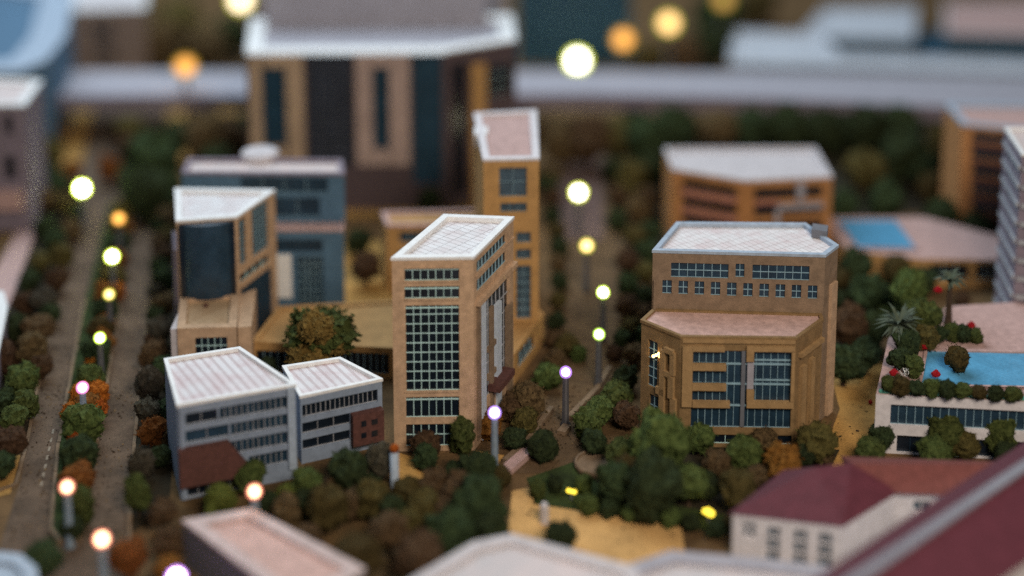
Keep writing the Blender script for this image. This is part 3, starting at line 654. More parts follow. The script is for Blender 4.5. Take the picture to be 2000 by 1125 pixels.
# maroon hipped house
hn = Hpx(1645, 1122, 1030)
N = Bld('maroon_roof_house', 'cream L-shaped house with a maroon hipped roof and tall paired windows', g0(P(1600, 1120)), 'house')
FLc, FRc, BRc, BLc = P(1423, 1003, hn), P(1647, 1029, hn), P(1757, 960, hn), P(1530, 918, hn)
ins = [FLc, FRc, BRc, BLc]
c_ = sum(ins, Vector()) / 4
w1 = [g0(c_ + (p - c_) * .95) for p in ins]
f_ = Face(w1[0], w1[1], 0, hn); 
Fw = Face(w1[0], w1[1], 0, hn); bmw = N.bm(CREAM)
nw = [(1452, 1020, 1050, 1475, 2, 2, GLASST, CREAM), (1500, 1028, 1105, 1522, 2, 3, GLASST, CREAM), (1552, 1034, 1110, 1575, 2, 3, GLASST, CREAM), (1600, 1040, 1115, 1624, 2, 3, GLASST, CREAM)]
R_ = [(*Fw.rect(*q[:4]), *q[4:]) for q in nw]; Fw.wall(bmw, R_, .06)
for r in R_: N.window(Fw, r, .06, GLASST, CREAM, .03)
for a, c in ((1, 2), (2, 3), (3, 0)): Face(w1[a], w1[c], 0, hn).wall(bmw, [], .05)
rise = .42
r1 = P(1594, 912, hn + rise); r2 = P(1662, 904, hn + rise)
rb = bmesh.new(); V_ = [rb.verts.new(p) for p in (FLc, FRc, BRc, BLc, r1, r2)]
rb.faces.new((V_[0], V_[1], V_[4])); rb.faces.new((V_[1], V_[2], V_[5], V_[4])); rb.faces.new((V_[0], V_[4], V_[5], V_[3])); rb.faces.new((V_[2], V_[3], V_[5])); rb.faces.new((V_[0], V_[3], V_[2], V_[1]))
N.part('roof', rb, MAROON)
e = [P(1757, 961, hn), P(2040, 975, hn)]; dy = Vector((0, 2.3, 0)); e0, e1 = e; s0 = e0 + Vector((-.9, 0, 0))
W2 = [g0(e0) + Vector((-.6, .1, 0)), g0(e1) + Vector((0, .1, 0)), g0(e1) + Vector((0, 1.0, 0)), g0(e0) + Vector((-.6, 1.0, 0))]
Fw2 = Face(W2[0], W2[1], 0, hn); nw = [(1785, 978, 1000, 1815, 2, 1, GLASST, CREAM), (1838, 978, 1000, 1858, 2, 1, GLASST, CREAM), (1900, 985, 1010, 1930, 2, 1, GLASST, CREAM)]
R_ = [(*Fw2.rect(*q[:4]), *q[4:]) for q in nw]; Fw2.wall(bmw, R_, .06)
for r in R_: N.window(Fw2, r, .06, GLASST, CREAM, .03)
Face(W2[1], W2[2], 0, hn).wall(bmw, [], .05); Face(W2[2], W2[3], 0, hn).wall(bmw, [], .05); Face(W2[3], W2[0], 0, hn).wall(bmw, [], .05)
rb = bmesh.new(); a = [e0 + Vector((-.75, .0, -.003)), e1 + Vector((.1, 0, -.003)), e1 + Vector((.1, 1.1, -.003)), e0 + Vector((-.75, 1.1, -.003))]
m0 = P(1664, 905, hn + rise - .02); m1 = P(2045, 905, hn + rise - .02)
V_ = [rb.verts.new(p) for p in (*a, m0, m1)]
rb.faces.new((V_[0], V_[1], V_[5], V_[4])); rb.faces.new((V_[2], V_[3], V_[4], V_[5])); rb.faces.new((V_[0], V_[4], V_[3])); rb.faces.new((V_[1], V_[2], V_[5])); rb.faces.new((V_[0], V_[3], V_[2], V_[1]))
N.part('rear_roof', rb, REDT); N.done()
# nearest maroon roof, bottom right
hz = 1.75
O = Bld('corner_maroon_house', 'nearest maroon roof with a grey ridge strip in the bottom right corner', g0(P(1850, 1180)), 'house')
ra, rc = P(1600, 1195, hz), P(2110, 850, hz)
dirv = (rc - ra).normalized(); nv = Vector((dirv.y, -dirv.x, 0))
rb = bmesh.new(); wdt = 1.0
pts_ = [ra, rc, rc + nv * wdt + Vector((0, 0, -.35)), ra + nv * wdt + Vector((0, 0, -.35)), ra - nv * .9 + Vector((0, 0, -.45)), rc - nv * .9 + Vector((0, 0, -.45))]
V_ = [rb.verts.new(p) for p in pts_]; rb.faces.new((V_[0], V_[1], V_[2], V_[3])); rb.faces.new((V_[0], V_[4], V_[5], V_[1])); rb.faces.new((V_[3], V_[2], V_[5], V_[4])); rb.faces.new((V_[0], V_[3], V_[4])); rb.faces.new((V_[1], V_[5], V_[2]))
O.part('roof', rb, MAROON)
rb = bmesh.new(); box(rb, ra - nv * .17 + Vector((0, 0, -.02)), dirv * (rc - ra).length, nv * .17, Vector((0, 0, .07))); O.part('ridge_cap', rb, GREYM)
rb = bmesh.new(); prism(rb, [g0(p) for p in (pts_[4] + nv * .1, pts_[3] - nv * .1, pts_[2] - nv * .1, pts_[5] + nv * .1)], 0, hz - .5); O.part('wall', rb, CREAM); O.done()
# ------------------------------------------------------------------ vegetation
def crown_mesh(name, m, seed, squash=1.0, leaf=.085, nleaf=640, rough=.28):
    """uneven foam crown: noise-swollen lumps plus many loose leaf flakes, unit radius"""
    R = random.Random(seed); bm = bmesh.new(); off = Vector((R.random() * 40, R.random() * 40, R.random() * 40))
    lumps = [(Vector((0, 0, 0)), .78)] + [(Vector((R.uniform(-1, 1), R.uniform(-1, 1), R.uniform(-.7, .9))).normalized() * R.uniform(.32, .55), R.uniform(.34, .52)) for _ in range(7)]
    for c, r in lumps:
        b0 = len(bm.verts); bmesh.ops.create_icosphere(bm, subdivisions=3 if r > .6 else 2, radius=r, matrix=Matrix.Translation(c)); bm.verts.ensure_lookup_table()
        for v in bm.verts[b0:]:
            d = (v.co - c).normalized(); k = noise.noise(v.co * 2.6 + off) * rough + noise.noise(v.co * 7 + off) * rough * .6
            v.co += d * k
    pts = [v.co.copy() for v in bm.verts]
    for _ in range(nleaf):
        p = R.choice(pts); d = p.normalized(); p = p + d * R.uniform(-.02, .10) + Vector((R.uniform(-.05, .05), R.uniform(-.05, .05), R.uniform(-.05, .05)))
        t = Vector((R.uniform(-1, 1), R.uniform(-1, 1), R.uniform(-1, 1))).normalized(); q = t.cross(d); q = q.normalized() if q.length > .1 else Vector((1, 0, 0))
        s = leaf * R.uniform(.5, 1.2); up_ = d * R.uniform(-.4, .8)
        bm.faces.new([bm.verts.new(p + x) for x in (t * s + up_ * s, q * s * .6, -t * s * .8 - up_ * s * .3, -q * s * .6)])
    for v in bm.verts: v.co.z *= squash
    me = bpy.data.meshes.new(name); bm.to_mesh(me); bm.free(); me.materials.append(m); return me
CR = {}
for ck in ('green', 'dark', 'olive', 'brown', 'grey', 'bright', 'orange', 'rust'):
    CR[ck] = [crown_mesh('crown', FOL[ck], hash_ + i, squash=(1.0, 1.15, .85)[i]) for i, hash_ in ((i, len(CR) * 10 + 3) for i in range(3))]
tb = bmesh.new(); lathe(tb, Vector((0, 0, 0)), [(.16, 0), (.11, .35), (.07, 1.0)], 7); TRM = bpy.data.meshes.new('trunk'); tb.to_mesh(TRM); tb.free(); TRM.materials.append(TRUNK)
ORD = ['first', 'second', 'third', 'fourth', 'fifth', 'sixth', 'seventh', 'eighth', 'ninth', 'tenth', 'eleventh', 'twelfth', 'thirteenth', 'fourteenth', 'fifteenth', 'sixteenth', 'seventeenth', 'eighteenth', 'nineteenth', 'twentieth']
WORD = {'green': 'green', 'dark': 'dark green', 'olive': 'olive', 'brown': 'brown', 'grey': 'grey-green', 'bright': 'bright green', 'orange': 'orange-flowering', 'rust': 'rust-coloured'}
def tree(u, v, dpx, ck, label, group, z0=0.0, kind='tree', sx=1.0, sz=1.0):
    p = P(u, v, z0 + .4); ppu = FPX / depth(p); d = dpx / ppu; hc = d * (.56 if kind != 'shrub' else .42) * sz
    p = P(u, v, z0 + hc)
    t = thing(kind if kind != 'tree' else 'tree', label, 'tree' if kind != 'shrub' else 'shrub', (p.x, p.y, z0), group)
    me = random.choice(CR[ck]); o = bpy.data.objects.new('crown', me); COL.objects.link(o); o.parent = t
    o.location = (0, 0, hc); r = d / 2 * .98; o.scale = (r * sx, r * sx, r * sz); o.rotation_euler = (random.uniform(-.2, .2), random.uniform(-.2, .2), random.uniform(0, 6.28))
    k = bpy.data.objects.new('trunk', TRM); COL.objects.link(k); k.parent = t; k.scale = (r * .8, r * .8, hc)
    return t
def row(items, where, group, key='front', kind='tree'):
    """items in reading order: nearest first (key front) or leftmost first (key left); the label counts along the row within its own colour"""
    cnt = {}
    tot = {}
    for it in items: tot[it[3]] = tot.get(it[3], 0) + 1
    for it in items:
        ck = it[3]; i = cnt.get(ck, 0); cnt[ck] = i + 1
        who = f'{WORD[ck]} {kind}'
        lab = f'the single {who} {where}' if tot[ck] == 1 else f'{ORD[i]} {who} from the {key} {where}'
        tree(*it[:4], lab, group, it[4] if len(it) > 4 else 0.0, kind, it[5] if len(it) > 5 else 1.0, it[6] if len(it) > 6 else 1.0)
row([(8, 905, 60, 'dark'), (20, 862, 82, 'brown'), (26, 815, 70, 'green'), (50, 788, 64, 'green'), (45, 742, 76, 'green'), (82, 715, 55, 'brown'), (62, 680, 72, 'brown'), (74, 640, 74, 'brown'), (98, 610, 52, 'dark'), (84, 585, 62, 'grey'), (112, 545, 56, 'brown'), (122, 500, 52, 'olive'), (105, 470, 55, 'dark'), (140, 450, 48, 'brown'), (130, 400, 55, 'olive'), (118, 360, 50, 'dark'), (140, 330, 48, 'rust')],
    'in the row left of the boulevard', 'trees along the left edge of the boulevard')
row([(1082, 665, 44, 'brown'), (1088, 625, 46, 'dark'), (1090, 585, 44, 'olive'), (1092, 548, 46, 'dark'), (1090, 515, 42, 'brown'), (1092, 482, 44, 'dark'), (1088, 450, 42, 'olive'), (1078, 420, 46, 'dark'), (1080, 385, 46, 'brown'), (1070, 360, 50, 'dark')],
    'along the left side of the central street', 'bushes along the left side of the central street', 'front', 'shrub')
row([(1262, 655, 52, 'dark'), (1258, 615, 50, 'brown'), (1262, 575, 52, 'dark'), (1262, 530, 54, 'olive'), (1265, 490, 54, 'dark'), (1200, 690, 40, 'brown'), (1215, 660, 44, 'dark'), (1200, 330, 60, 'dark'), (1210, 380, 56, 'brown'), (1205, 430, 50, 'dark')],
    'right of the central street, beside the stepped office', 'bushes between the central street and stepped office', 'front', 'shrub')
row([(10, 780, 62, 'dark'), (8, 700, 66, 'brown'), (36, 640, 64, 'dark'), (48, 590, 60, 'brown'), (60, 545, 56, 'dark'), (80, 510, 54, 'olive'), (88, 440, 54, 'dark'), (92, 390, 54, 'brown'), (95, 340, 52, 'dark'), (100, 300, 60, 'olive'), (150, 420, 44, 'dark'), (146, 380, 46, 'brown')],
    'in the outer row far left', 'trees in the outer row at the far left', 'front', 'shrub')
row([(312, 890, 56, 'dark'), (330, 850, 50, 'brown'), (340, 760, 50, 'dark'), (300, 660, 46, 'brown'), (305, 615, 50, 'dark'), (306, 568, 48, 'grey'), (310, 520, 48, 'dark'), (312, 478, 46, 'brown'), (316, 440, 46, 'dark'), (345, 420, 50, 'olive'), (335, 395, 54, 'dark'), (320, 350, 70, 'brown'), (262, 330, 70, 'dark'), (250, 290, 60, 'brown')],
    'between the boulevard and wedge tower', 'shrubs between the boulevard and wedge tower', 'front', 'shrub')
row([(560, 1000, 70, 'brown'), (600, 985, 66, 'dark'), (690, 985, 70, 'brown'), (765, 1000, 76, 'dark'), (800, 1020, 70, 'olive'), (860, 1000, 80, 'brown'), (975, 930, 60, 'olive'), (720, 945, 50, 'dark'), (655, 950, 54, 'brown'), (895, 920, 62, 'dark'), (520, 980, 50, 'dark')],
    'filling the wooded belt at bottom centre', 'bushes filling the belt at bottom centre', 'left', 'shrub')
row([(250, 1085, 90, 'rust'), (318, 1000, 72, 'brown'), (270, 962, 66, 'green', 0, .9, 1.3), (276, 905, 66, 'grey'), (298, 842, 62, 'rust'), (325, 800, 55, 'dark'), (290, 800, 62, 'grey'), (292, 748, 68, 'grey'), (318, 715, 58, 'dark'), (300, 692, 66, 'brown'), (314, 642, 64, 'grey'), (322, 592, 60, 'brown'), (320, 545, 60, 'dark'), (322, 500, 54, 'brown'), (328, 460, 52, 'olive'), (325, 425, 52, 'brown'), (300, 400, 50, 'dark')],
    'in the row right of the boulevard', 'trees along the right edge of the boulevard')
row([(140, 1030, 60, 'dark', .07), (158, 985, 72, 'green', .07, .9, 1.3), (150, 935, 84, 'rust', .07), (155, 888, 86, 'dark', .07), (152, 858, 50, 'orange', .07), (160, 828, 98, 'green', .07), (188, 800, 56, 'orange', .07), (172, 792, 70, 'rust', .07), (140, 805, 52, 'orange', .07), (160, 770, 60, 'orange', .07), (190, 772, 58, 'orange', .07), (176, 738, 74, 'green', .07), (180, 708, 36, 'orange', .07), (188, 686, 70, 'dark', .07), (200, 664, 50, 'rust', .07), (198, 640, 66, 'olive', .07), (206, 632, 44, 'orange', .07), (206, 606, 66, 'dark', .07), (206, 574, 56, 'rust', .07), (230, 570, 40, 'orange', .07), (220, 545, 62, 'olive', .07), (226, 508, 62, 'rust', .07), (232, 472, 60, 'dark', .07), (236, 444, 54, 'rust', .07), (242, 410, 60, 'olive', .07)],
    'in the boulevard median', 'plants in the boulevard median', kind='shrub')
row([(428, 975, 76, 'bright'), (490, 930, 66, 'green'), (598, 945, 76, 'green'), (560, 965, 50, 'bright'), (640, 990, 92, 'olive'), (682, 918, 90, 'dark'), (728, 975, 80, 'olive'), (742, 898, 74, 'grey'), (795, 960, 70, 'olive'), (850, 945, 76, 'brown'), (830, 985, 84, 'olive'), (900, 965, 84, 'brown'), (935, 915, 80, 'dark'), (935, 985, 125, 'dark')],
    'of the belt before the white office', 'trees between the front roofs and the offices', 'left')
row([(600, 1050, 70, 'brown'), (700, 1085, 120, 'olive'), (760, 1035, 100, 'brown'), (820, 1085, 120, 'brown'), (880, 1040, 120, 'dark'), (960, 1040, 90, 'dark'), (1095, 1045, 76, 'dark', 0, 1, .8), (330, 1060, 80, 'brown'), (80, 1090, 90, 'dark'), (330, 1110, 70, 'rust')],
    'along the bottom edge of the photo', 'blurred trees along the bottom edge', 'left')
row([(830, 872, 72, 'brown'), (832, 892, 60, 'dark'), (902, 850, 72, 'green', 0, .9, 1.25), (955, 830, 66, 'rust'), (1005, 855, 58, 'dark'), (1000, 800, 62, 'brown'), (1030, 782, 82, 'brown'), (1025, 825, 60, 'olive'), (1068, 735, 62, 'green'), (1060, 872, 70, 'dark'), (1085, 700, 48, 'brown'), (1108, 672, 60, 'olive'), (1130, 690, 40, 'green')],
    'at the foot of the slender tower', 'bushes at the foot of the slender tower', 'left', 'shrub')
row([(1148, 828, 74, 'green'), (1172, 800, 74, 'green'), (1160, 862, 66, 'dark'), (1205, 775, 80, 'green'), (1222, 812, 66, 'brown'), (1220, 740, 62, 'dark'), (1240, 690, 56, 'brown'), (1232, 640, 54, 'olive'), (1225, 600, 60, 'brown'), (1228, 555, 54, 'dark'), (1225, 510, 56, 'brown'), (1240, 460, 62, 'olive'), (1245, 410, 64, 'brown')],
    'in the hedge right of the central street', 'bushes along the right side of the central street', 'front', 'shrub')
row([(1215, 885, 84, 'green'), (1205, 940, 94, 'dark'), (1288, 868, 135, 'green', 0, 1, 1.15), (1278, 945, 135, 'dark'), (1225, 925, 80, 'olive'), (1345, 940, 96, 'green'), (1366, 856, 66, 'green'), (1400, 905, 66, 'brown'), (1375, 945, 70, 'dark'), (1440, 955, 86, 'olive'), (1456, 884, 76, 'green'), (1492, 858, 62, 'brown'), (1478, 930, 54, 'brown'), (1530, 908, 84, 'rust'), (1545, 930, 50, 'olive'), (1596, 862, 92, 'olive'), (1570, 890, 60, 'dark'), (1610, 890, 48, 'brown')],
    'before the stepped office', 'trees in front of the stepped office', 'left')
row([(1050, 955, 44, 'green'), (1085, 945, 40, 'dark'), (1150, 985, 46, 'green'), (1190, 992, 46, 'dark'), (1230, 1000, 46, 'green'), (1270, 1006, 46, 'dark'), (1310, 1012, 46, 'green'), (1350, 1020, 46, 'dark'), (1400, 1032, 50, 'dark'), (1430, 1020, 50, 'olive'), (1140, 945, 44, 'green'), (1180, 965, 44, 'dark')],
    'along the front of the lawn', 'low hedge plants around the lawn', 'left', 'shrub')
row([(1700, 880, 72, 'green'), (1722, 850, 64, 'dark'), (1828, 885, 72, 'green'), (1848, 848, 86, 'green'), (1888, 870, 66, 'olive'), (1956, 845, 84, 'green'), (1966, 888, 62, 'dark')],
    'in front of the near pool terrace', 'round trees in front of the pool terrace', 'left')
row([(1648, 706, 92, 'dark'), (1660, 640, 90, 'brown'), (1690, 690, 80, 'dark'), (1700, 640, 84, 'dark'), (1640, 590, 60, 'dark'), (1672, 520, 80, 'dark'), (1700, 572, 104, 'dark'), (1752, 522, 70, 'olive'), (1810, 545, 56, 'dark'), (1640, 545, 60, 'olive'), (1778, 560, 74, 'green'), (1790, 612, 76, 'green'), (1765, 600, 60, 'dark'), (1735, 620, 60, 'green'), (1880, 585, 40, 'brown')],
    'between stepped office and pools', 'trees between the stepped office and the pools', 'left')
row([(1690, 330, 96, 'olive'), (1690, 250, 110, 'dark'), (1765, 300, 110, 'dark'), (1730, 390, 84, 'dark'), (1650, 400, 70, 'dark'), (1760, 250, 100, 'dark'), (1820, 370, 70, 'olive'), (1840, 425, 84, 'dark'), (1905, 440, 80, 'dark'), (1800, 330, 80, 'dark'), (1840, 280, 80, 'olive')],
    'in the grove before the brick block', 'dark trees in front of the brick block', 'left')
row([(1100, 280, 90, 'brown'), (1150, 270, 110, 'brown'), (1205, 265, 110, 'olive'), (1255, 270, 110, 'dark'), (1265, 330, 80, 'dark'), (1235, 350, 80, 'olive'), (1320, 250, 100, 'dark'), (1400, 248, 100, 'brown'), (1470, 246, 100, 'dark'), (1540, 248, 100, 'dark'), (1610, 252, 100, 'dark'), (1075, 340, 60, 'brown'), (1265, 390, 60, 'brown'), (1270, 450, 56, 'dark')],
    'below the elevated road, right half', 'trees below the right half of the elevated road', 'left')
row([(105, 250, 60, 'brown'), (255, 250, 70, 'olive'), (300, 310, 120, 'dark'), (280, 370, 110, 'dark'), (345, 270, 90, 'dark'), (400, 265, 100, 'brown'), (445, 265, 90, 'brown'), (420, 310, 70, 'dark'), (330, 360, 60, 'dark'), (215, 330, 60, 'rust'), (840, 388, 52, 'dark'), (715, 520, 70, 'brown'), (700, 470, 60, 'dark'), (470, 255, 80, 'dark')],
    'behind the blue-grey office', 'trees in the back left', 'left')
row([(300, 90, 110, 'brown'), (345, 40, 120, 'olive'), (400, 90, 110, 'brown'), (450, 70, 90, 'dark'), (1270, 112, 80, 'olive'), (1335, 105, 90, 'brown'), (1385, 90, 100, 'dark'), (1400, 30, 110, 'dark'), (1480, 10, 90, 'olive'), (255, 60, 70, 'brown')],
    'beyond the elevated road', 'trees beyond the elevated road', 'left')
# the sharp leafy tree on the podium edge
Z = thing('leafy_tree', 'sharp leafy green tree with ochre clumps between the wedge tower and slender tower', 'tree', tuple(g0(P(625, 762))))
bt = P(625, 762); hc = raise_to(bt, 655)
lm = crown_mesh('crown', FOL['green'], 91, .74, leaf=.085, nleaf=3200, rough=.36); o = bpy.data.objects.new('crown', lm); COL.objects.link(o); o.parent = Z; o.location = (0, 0, hc); o.scale = (.80, .80, .74)
for dx, dz, s in ((.02, .40, .40), (-.16, -.22, .42), (.40, .02, .24)):
    lm2 = crown_mesh('ochre_clump', STRAW, 95 + int(s * 100), .9, leaf=.12, nleaf=700, rough=.4); o = bpy.data.objects.new('ochre_clump', lm2); COL.objects.link(o); o.parent = Z; o.location = (dx, -.48, hc + dz); o.scale = (s, s, s)
k = bpy.data.objects.new('trunk', TRM); COL.objects.link(k); k.parent = Z; k.scale = (.6, .6, hc)
tree(735, 695, 64, 'dark', 'small dark bush left of the slender tower, in front of the podium glass', None, 0, 'shrub')
tree(520, 720, 60, 'dark', 'small dark bush behind the right half of the white office', None, 0, 'shrub')
# plants on the near terrace
PALMF = mat('palm_frond', (0.085, 0.11, 0.075), rough=.7, var=.3, scale=8, bump=.2)
AQUA = mat('aqua_edging', (0.10, 0.36, 0.28), var=.3, scale=6)
def palm(u, v, r, n, h, label):
    t0 = P(u, v, h4); p = P(u, v, h4 + h); t = thing('palm', label, 'palm', (p.x, p.y, h4)); b = bmesh.new(); R = random.Random(n)
    for i in range(n):
        a = 6.283 * i / n + R.uniform(-.1, .1); e = R.uniform(-.25, .9); L = r * R.uniform(.8, 1.1); d = Vector((math.cos(a) * math.cos(e), math.sin(a) * math.cos(e), math.sin(e)))
        q = Vector((-math.sin(a), math.cos(a), 0)) * .036; c = Vector((0, 0, h))
        m_ = c + d * L * .55 + Vector((0, 0, .03)); x = c + d * L - Vector((0, 0, .08))
        v_ = [b.verts.new(y) for y in (c - q, c + q, m_ + q, x, m_ - q)]; b.faces.new(v_)
    o = obj('fronds', b, PALMF, None); o.parent = t
    k = bpy.data.objects.new('trunk', TRM); COL.objects.link(k); k.parent = t; k.scale = (.55, .55, h)
palm(1758, 634, .52, 54, .42, 'spiky grey-green palm at the left edge of the near pool terrace')
palm(1856, 550, .36, 30, .92, 'tall thin-topped palm on the near pool terrace beside a red flower')
row([(1855, 574, 46, 'dark', h4 + .5), (1780, 565, 84, 'green', h4), (1795, 618, 84, 'green', h4), (1772, 668, 60, 'dark', h4), (1810, 660, 56, 'olive', h4), (1870, 700, 58, 'olive', h4, .95, 1.15), (1758, 700, 56, 'dark', h4), (1785, 715, 50, 'green', h4), (1735, 750, 40, 'green', h4), (1760, 755, 44, 'olive', h4), (1790, 757, 44, 'dark', h4), (1820, 757, 44, 'green', h4), (1850, 760, 44, 'dark', h4), (1880, 762, 44, 'green', h4), (1912, 766, 40, 'olive', h4), (1945, 768, 38, 'dark', h4), (1978, 770, 38, 'green', h4), (1835, 652, 40, 'dark', h4), (1858, 648, 44, 'green', h4), (1882, 652, 42, 'dark', h4), (1906, 656, 36, 'green', h4)][1:],
    'on the near pool terrace', 'plants on the near pool terrace', 'left', 'shrub')
RM = crown_mesh('flower_head', FOL['red'], 77, .8, nleaf=160)
for (u, v), lab in zip(((1828, 627), (1897, 635), (1832, 566), (1808, 676), (1746, 728), (1828, 730), (1700, 785)),
    ('red flower clump at the left end of the terrace hedge', 'red flower clump at the right end of the terrace hedge', 'red flower hanging beside the tall palm crown', 'red flower clump at the left corner of the near pool', 'red flower clump at the front left corner of the terrace', 'red flower clump in the bed in front of the near pool', 'small red flower on the ochre path beside the terrace wall')):
    z = h4 + (.75 if v == 566 else .12) if u != 1700 else .05
    p = P(u, v, z); o = bpy.data.objects.new('red_flower', RM); COL.objects.link(o); o.location = p; o.scale = (.10, .10, .09) if u != 1700 else (.05, .05, .06); tag(o, lab, 'flower', 'red flowers around the near pool')
for i, (u, v) in enumerate(((1757, 710), (1765, 730), (1780, 722))):
    p = P(u, v, h4 + .12); b = bmesh.new(); R = random.Random(i)
    for _ in range(26):
        c = Vector((R.gauss(0, .05), R.gauss(0, .05), R.gauss(0, .06))); t_ = Vector((R.uniform(-1, 1), R.uniform(-1, 1), R.uniform(-1, 1))) * .04; q = Vector((R.uniform(-1, 1), R.uniform(-1, 1), R.uniform(-1, 1))) * .03
        b.faces.new([b.verts.new(c + y) for y in (t_, q, -t_)])
    o = obj('white_flower', b, WHITE); o.location = p; tag(o, ('tall white blossom left of the near pool, furthest back of three', 'white blossom above the terrace wall, lowest of three', 'white blossom nearest the pool water, rightmost of three')[i], 'flower', 'white flowers around the near pool')
YM = crown_mesh('flower_head', FOL['yellow'], 78, .6, nleaf=160)
# ------------------------------------------------------------------ street furniture
pb = bmesh.new(); lathe(pb, Vector((0, 0, 0)), [(.40, 0), (.42, .08), (.40, .12), (.36, .12), (.36, .08)], 20)
pp = P(1166, 912); o = obj('planter', pb, KERB); o.location = pp; tag(o, 'low round stone planter at the foot of the central street hedge', 'planter')
DPOLE = mat('dark_pole', (0.05, 0.048, 0.052), rough=.5, var=.15)
POLE = mat('blue_grey_pole', (0.14, 0.185, 0.23), rough=.5, var=.15)
LH = 1.08
def lamp(u, v, col, s, label, group, LH=1.08, r=.085, rimc=None, pole_m=None):
    p = P(u, v, LH); t = thing('street_lamp', label, 'street lamp', (p.x, p.y, 0), group)
    b = bmesh.new(); lathe(b, Vector((0, 0, 0)), [(.10, 0), (.10, .04), (.066, .05), (.058, LH - r * .9)], 10); o = obj('pole', b, pole_m or GREY, None, True); o.parent = t
    b = bmesh.new(); ball(b, Vector((0, 0, LH)), r * 1.25, 3); gl = obj('fringe_shell', b, fringe_shell_mat('fringe_shell_%s_%s' % (rimc, s), rimc or col, s * .22), None, True); gl.parent = t  # outer shell is added, its glow stands for the lens fringe
    b = bmesh.new(); ball(b, Vector((0, 0, LH)), r * .86, 3); q = obj('bulb', b, glow('bulb_%s_%s' % (col, s), col, s), None, True); q.parent = gl
YG, WH, ORG, WARM, PK = (1.0, 1.0, .78), (1, .97, .9), (1.0, .40, .10), (1.0, .58, .26), (1.0, .72, .9)
LEFT = 'street lamps along the boulevard'; CEN = 'street lamps along the central street'; FAR = 'lamps beyond the elevated road'
for u, v, c, s, lab, rc in (
    (160, 368, YG, 40, 'white glowing lamp furthest back on the boulevard', (.8, 1, .1)),
    (232, 427, ORG, 4.5, 'orange glowing lamp, second from the back on the boulevard', (1, .62, .08)),
    (219, 501, YG, 26, 'white glowing lamp just in front of the orange one on the boulevard', (.8, 1, .1)),
    (213, 575, WARM, 6, 'warm lamp half hidden by flowers in the boulevard median', (.9, .9, .1)),
    (195, 660, YG, 12, 'small greenish-white lamp above orange flowers on the boulevard', (.7, 1, .1)),
    (161, 757, PK, 7, 'small pinkish-white lamp above the orange bushes of the median', (1, .3, .7)),
    (131, 951, (1, .56, .30), 9, 'large orange-white lamp on a pale pole at the near end of the median', (1, .3, .2)),
    (199, 1053, (1, .56, .30), 13, 'nearest large orange-white lamp at the bottom left', (1, .3, .2)),
    (345, 1128, (1, .6, .9), 30, 'glowing lamp cut off by the bottom edge, left of centre', (.6, .3, 1)),
    (497, 960, (1, .56, .30), 10, 'orange-white lamp before the white office among green bushes', (1, .3, .2))):
    lamp(u, v, c, s, lab, LEFT, rimc=rc, r=.14 if v < 400 else .115 if v < 520 else .095, pole_m=POLE if v > 700 else DPOLE)
for u, v, c, s, lab, rc in (
    (1130, 376, (1, .86, .78), 20, 'pinkish-white lamp furthest back on the central street', (.8, .9, .1)),
    (1146, 480, WARM, 6.5, 'peach-coloured lamp, second from the back on the central street', (.9, .9, .1)),
    (1178, 571, YG, 18, 'greenish-white lamp on the central street left of the letter office', (.7, 1, .1)),
    (1170, 653, YG, 9, 'greenish-white lamp on a dark pole in the middle of the street', (.6, 1, .1)),
    (1105, 727, PK, 6, 'sharp pinkish-white lamp on a dark pole beside the street kerb', (.6, .3, 1)),
    (966, 806, PK, 9, 'white lamp with violet rim in front of the slender tower corner', (.5, .3, 1))):
    lamp(u, v, c, s, lab, CEN, rimc=rc, r=.15 if v < 400 else .12 if v < 500 else .095, pole_m=POLE if u == 966 else DPOLE)
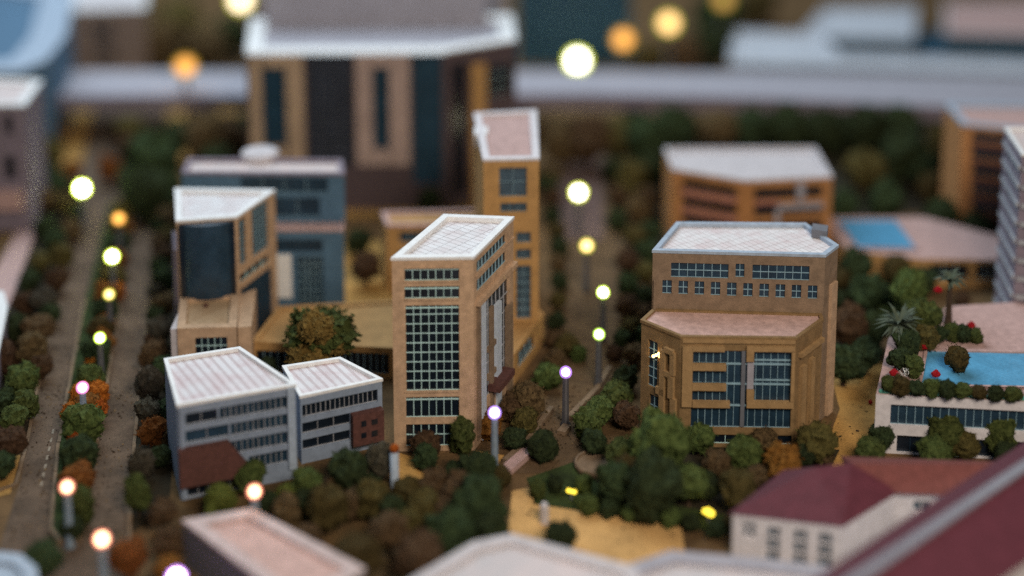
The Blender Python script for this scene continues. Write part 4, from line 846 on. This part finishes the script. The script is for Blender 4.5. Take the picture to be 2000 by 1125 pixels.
for u, v, c, s, lab, rc in (
    (1128, 118, (1, .93, .84), 40, 'brightest white glowing disc before the teal block', (.9, 1, .1)),
    (1217, 77, ORG, 8, 'deep orange glowing disc, middle of the three beyond the road', (1, .62, .08)),
    (1306, 45, (1, .52, .26), 12, 'peach glowing disc, rightmost whole one beyond the road', (.9, .9, .1)),
    (1413, 0, (1, .45, .14), 3.5, 'faint amber disc cut off by the top edge', (.8, .9, .1)),
    (470, 0, (1, .74, .60), 22, 'pale pinkish disc cut by the top edge left of the grey block', (.9, .9, .1)),
    (362, 130, ORG, 7, 'orange half disc rising over the left half of the elevated road', (1, .62, .08))):
    lamp(u, v, c, s * .4, lab, FAR, rimc=rc, r=.27, pole_m=DPOLE, LH=1.15 if u == 1128 else 2.1 if u < 1180 or u > 1280 else 1.9)
# unlit lamp post before the slender tower
p = P(770, 872, .8); t = thing('lamp_post', 'pale unlit post with an orange cap between the white office and slender tower', 'lamp post', (p.x, p.y, 0))
b = bmesh.new(); lathe(b, Vector((0, 0, 0)), [(.09, 0), (.075, .02), (.075, .72)], 10); obj('pole', b, BLUECOL, None, True).parent = t
b = bmesh.new(); lathe(b, Vector((0, 0, .72)), [(.085, 0), (.08, .08), (.03, .12)], 10); obj('cap', b, FOL['orange'], None, True).parent = t
p = P(1063, 1000, .2); b = bmesh.new(); lathe(b, Vector((0, 0, 0)), [(.08, 0), (.08, .3), (.05, .36)], 10); o = obj('bollard', b, PALE); o.location = (p.x, p.y, 0); tag(o, 'short pale bollard at the edge of the ochre forecourt', 'bollard')
# small yellow garden lights
for u, v, lab, s in ((1116, 960, 'small yellow light in the lawn before the round planter', .06), (1383, 1003, 'brighter yellow light at the right end of the lawn', .085)):
    p = P(u, v, .16); t = thing('garden_light', lab, 'light', (p.x, p.y, 0), 'yellow garden lights')
    b = bmesh.new(); lathe(b, Vector((0, 0, 0)), [(.02, 0), (.02, .14)], 8); obj('stem', b, GREYD, None).parent = t
    for dx in (-.05, .05, 0.0):
        b = bmesh.new(); ball(b, Vector((dx, random.uniform(-.03, .03), .17 + random.uniform(-.02, .03))), s * random.uniform(.5, .8), 2); obj('bulb', b, glow('yellow_bulb', (1, .72, .06), 2.4), None, True).parent = t
t = thing('wall_light', 'tiny warm light shining on the left letter relief of the stepped office', 'light', tuple(sp))
for dx, dz in ((0, 0), (.05, .03), (-.05, -.02), (.07, -.03)):
    b = bmesh.new(); ball(b, Vector((dx, -.05, dz)), .028, 2); obj('bulb', b, glow('warm_bulb', (1, .6, .2), 7), None, True).parent = t
for o in bpy.data.objects:
    if '_w' in o: del o['_w']
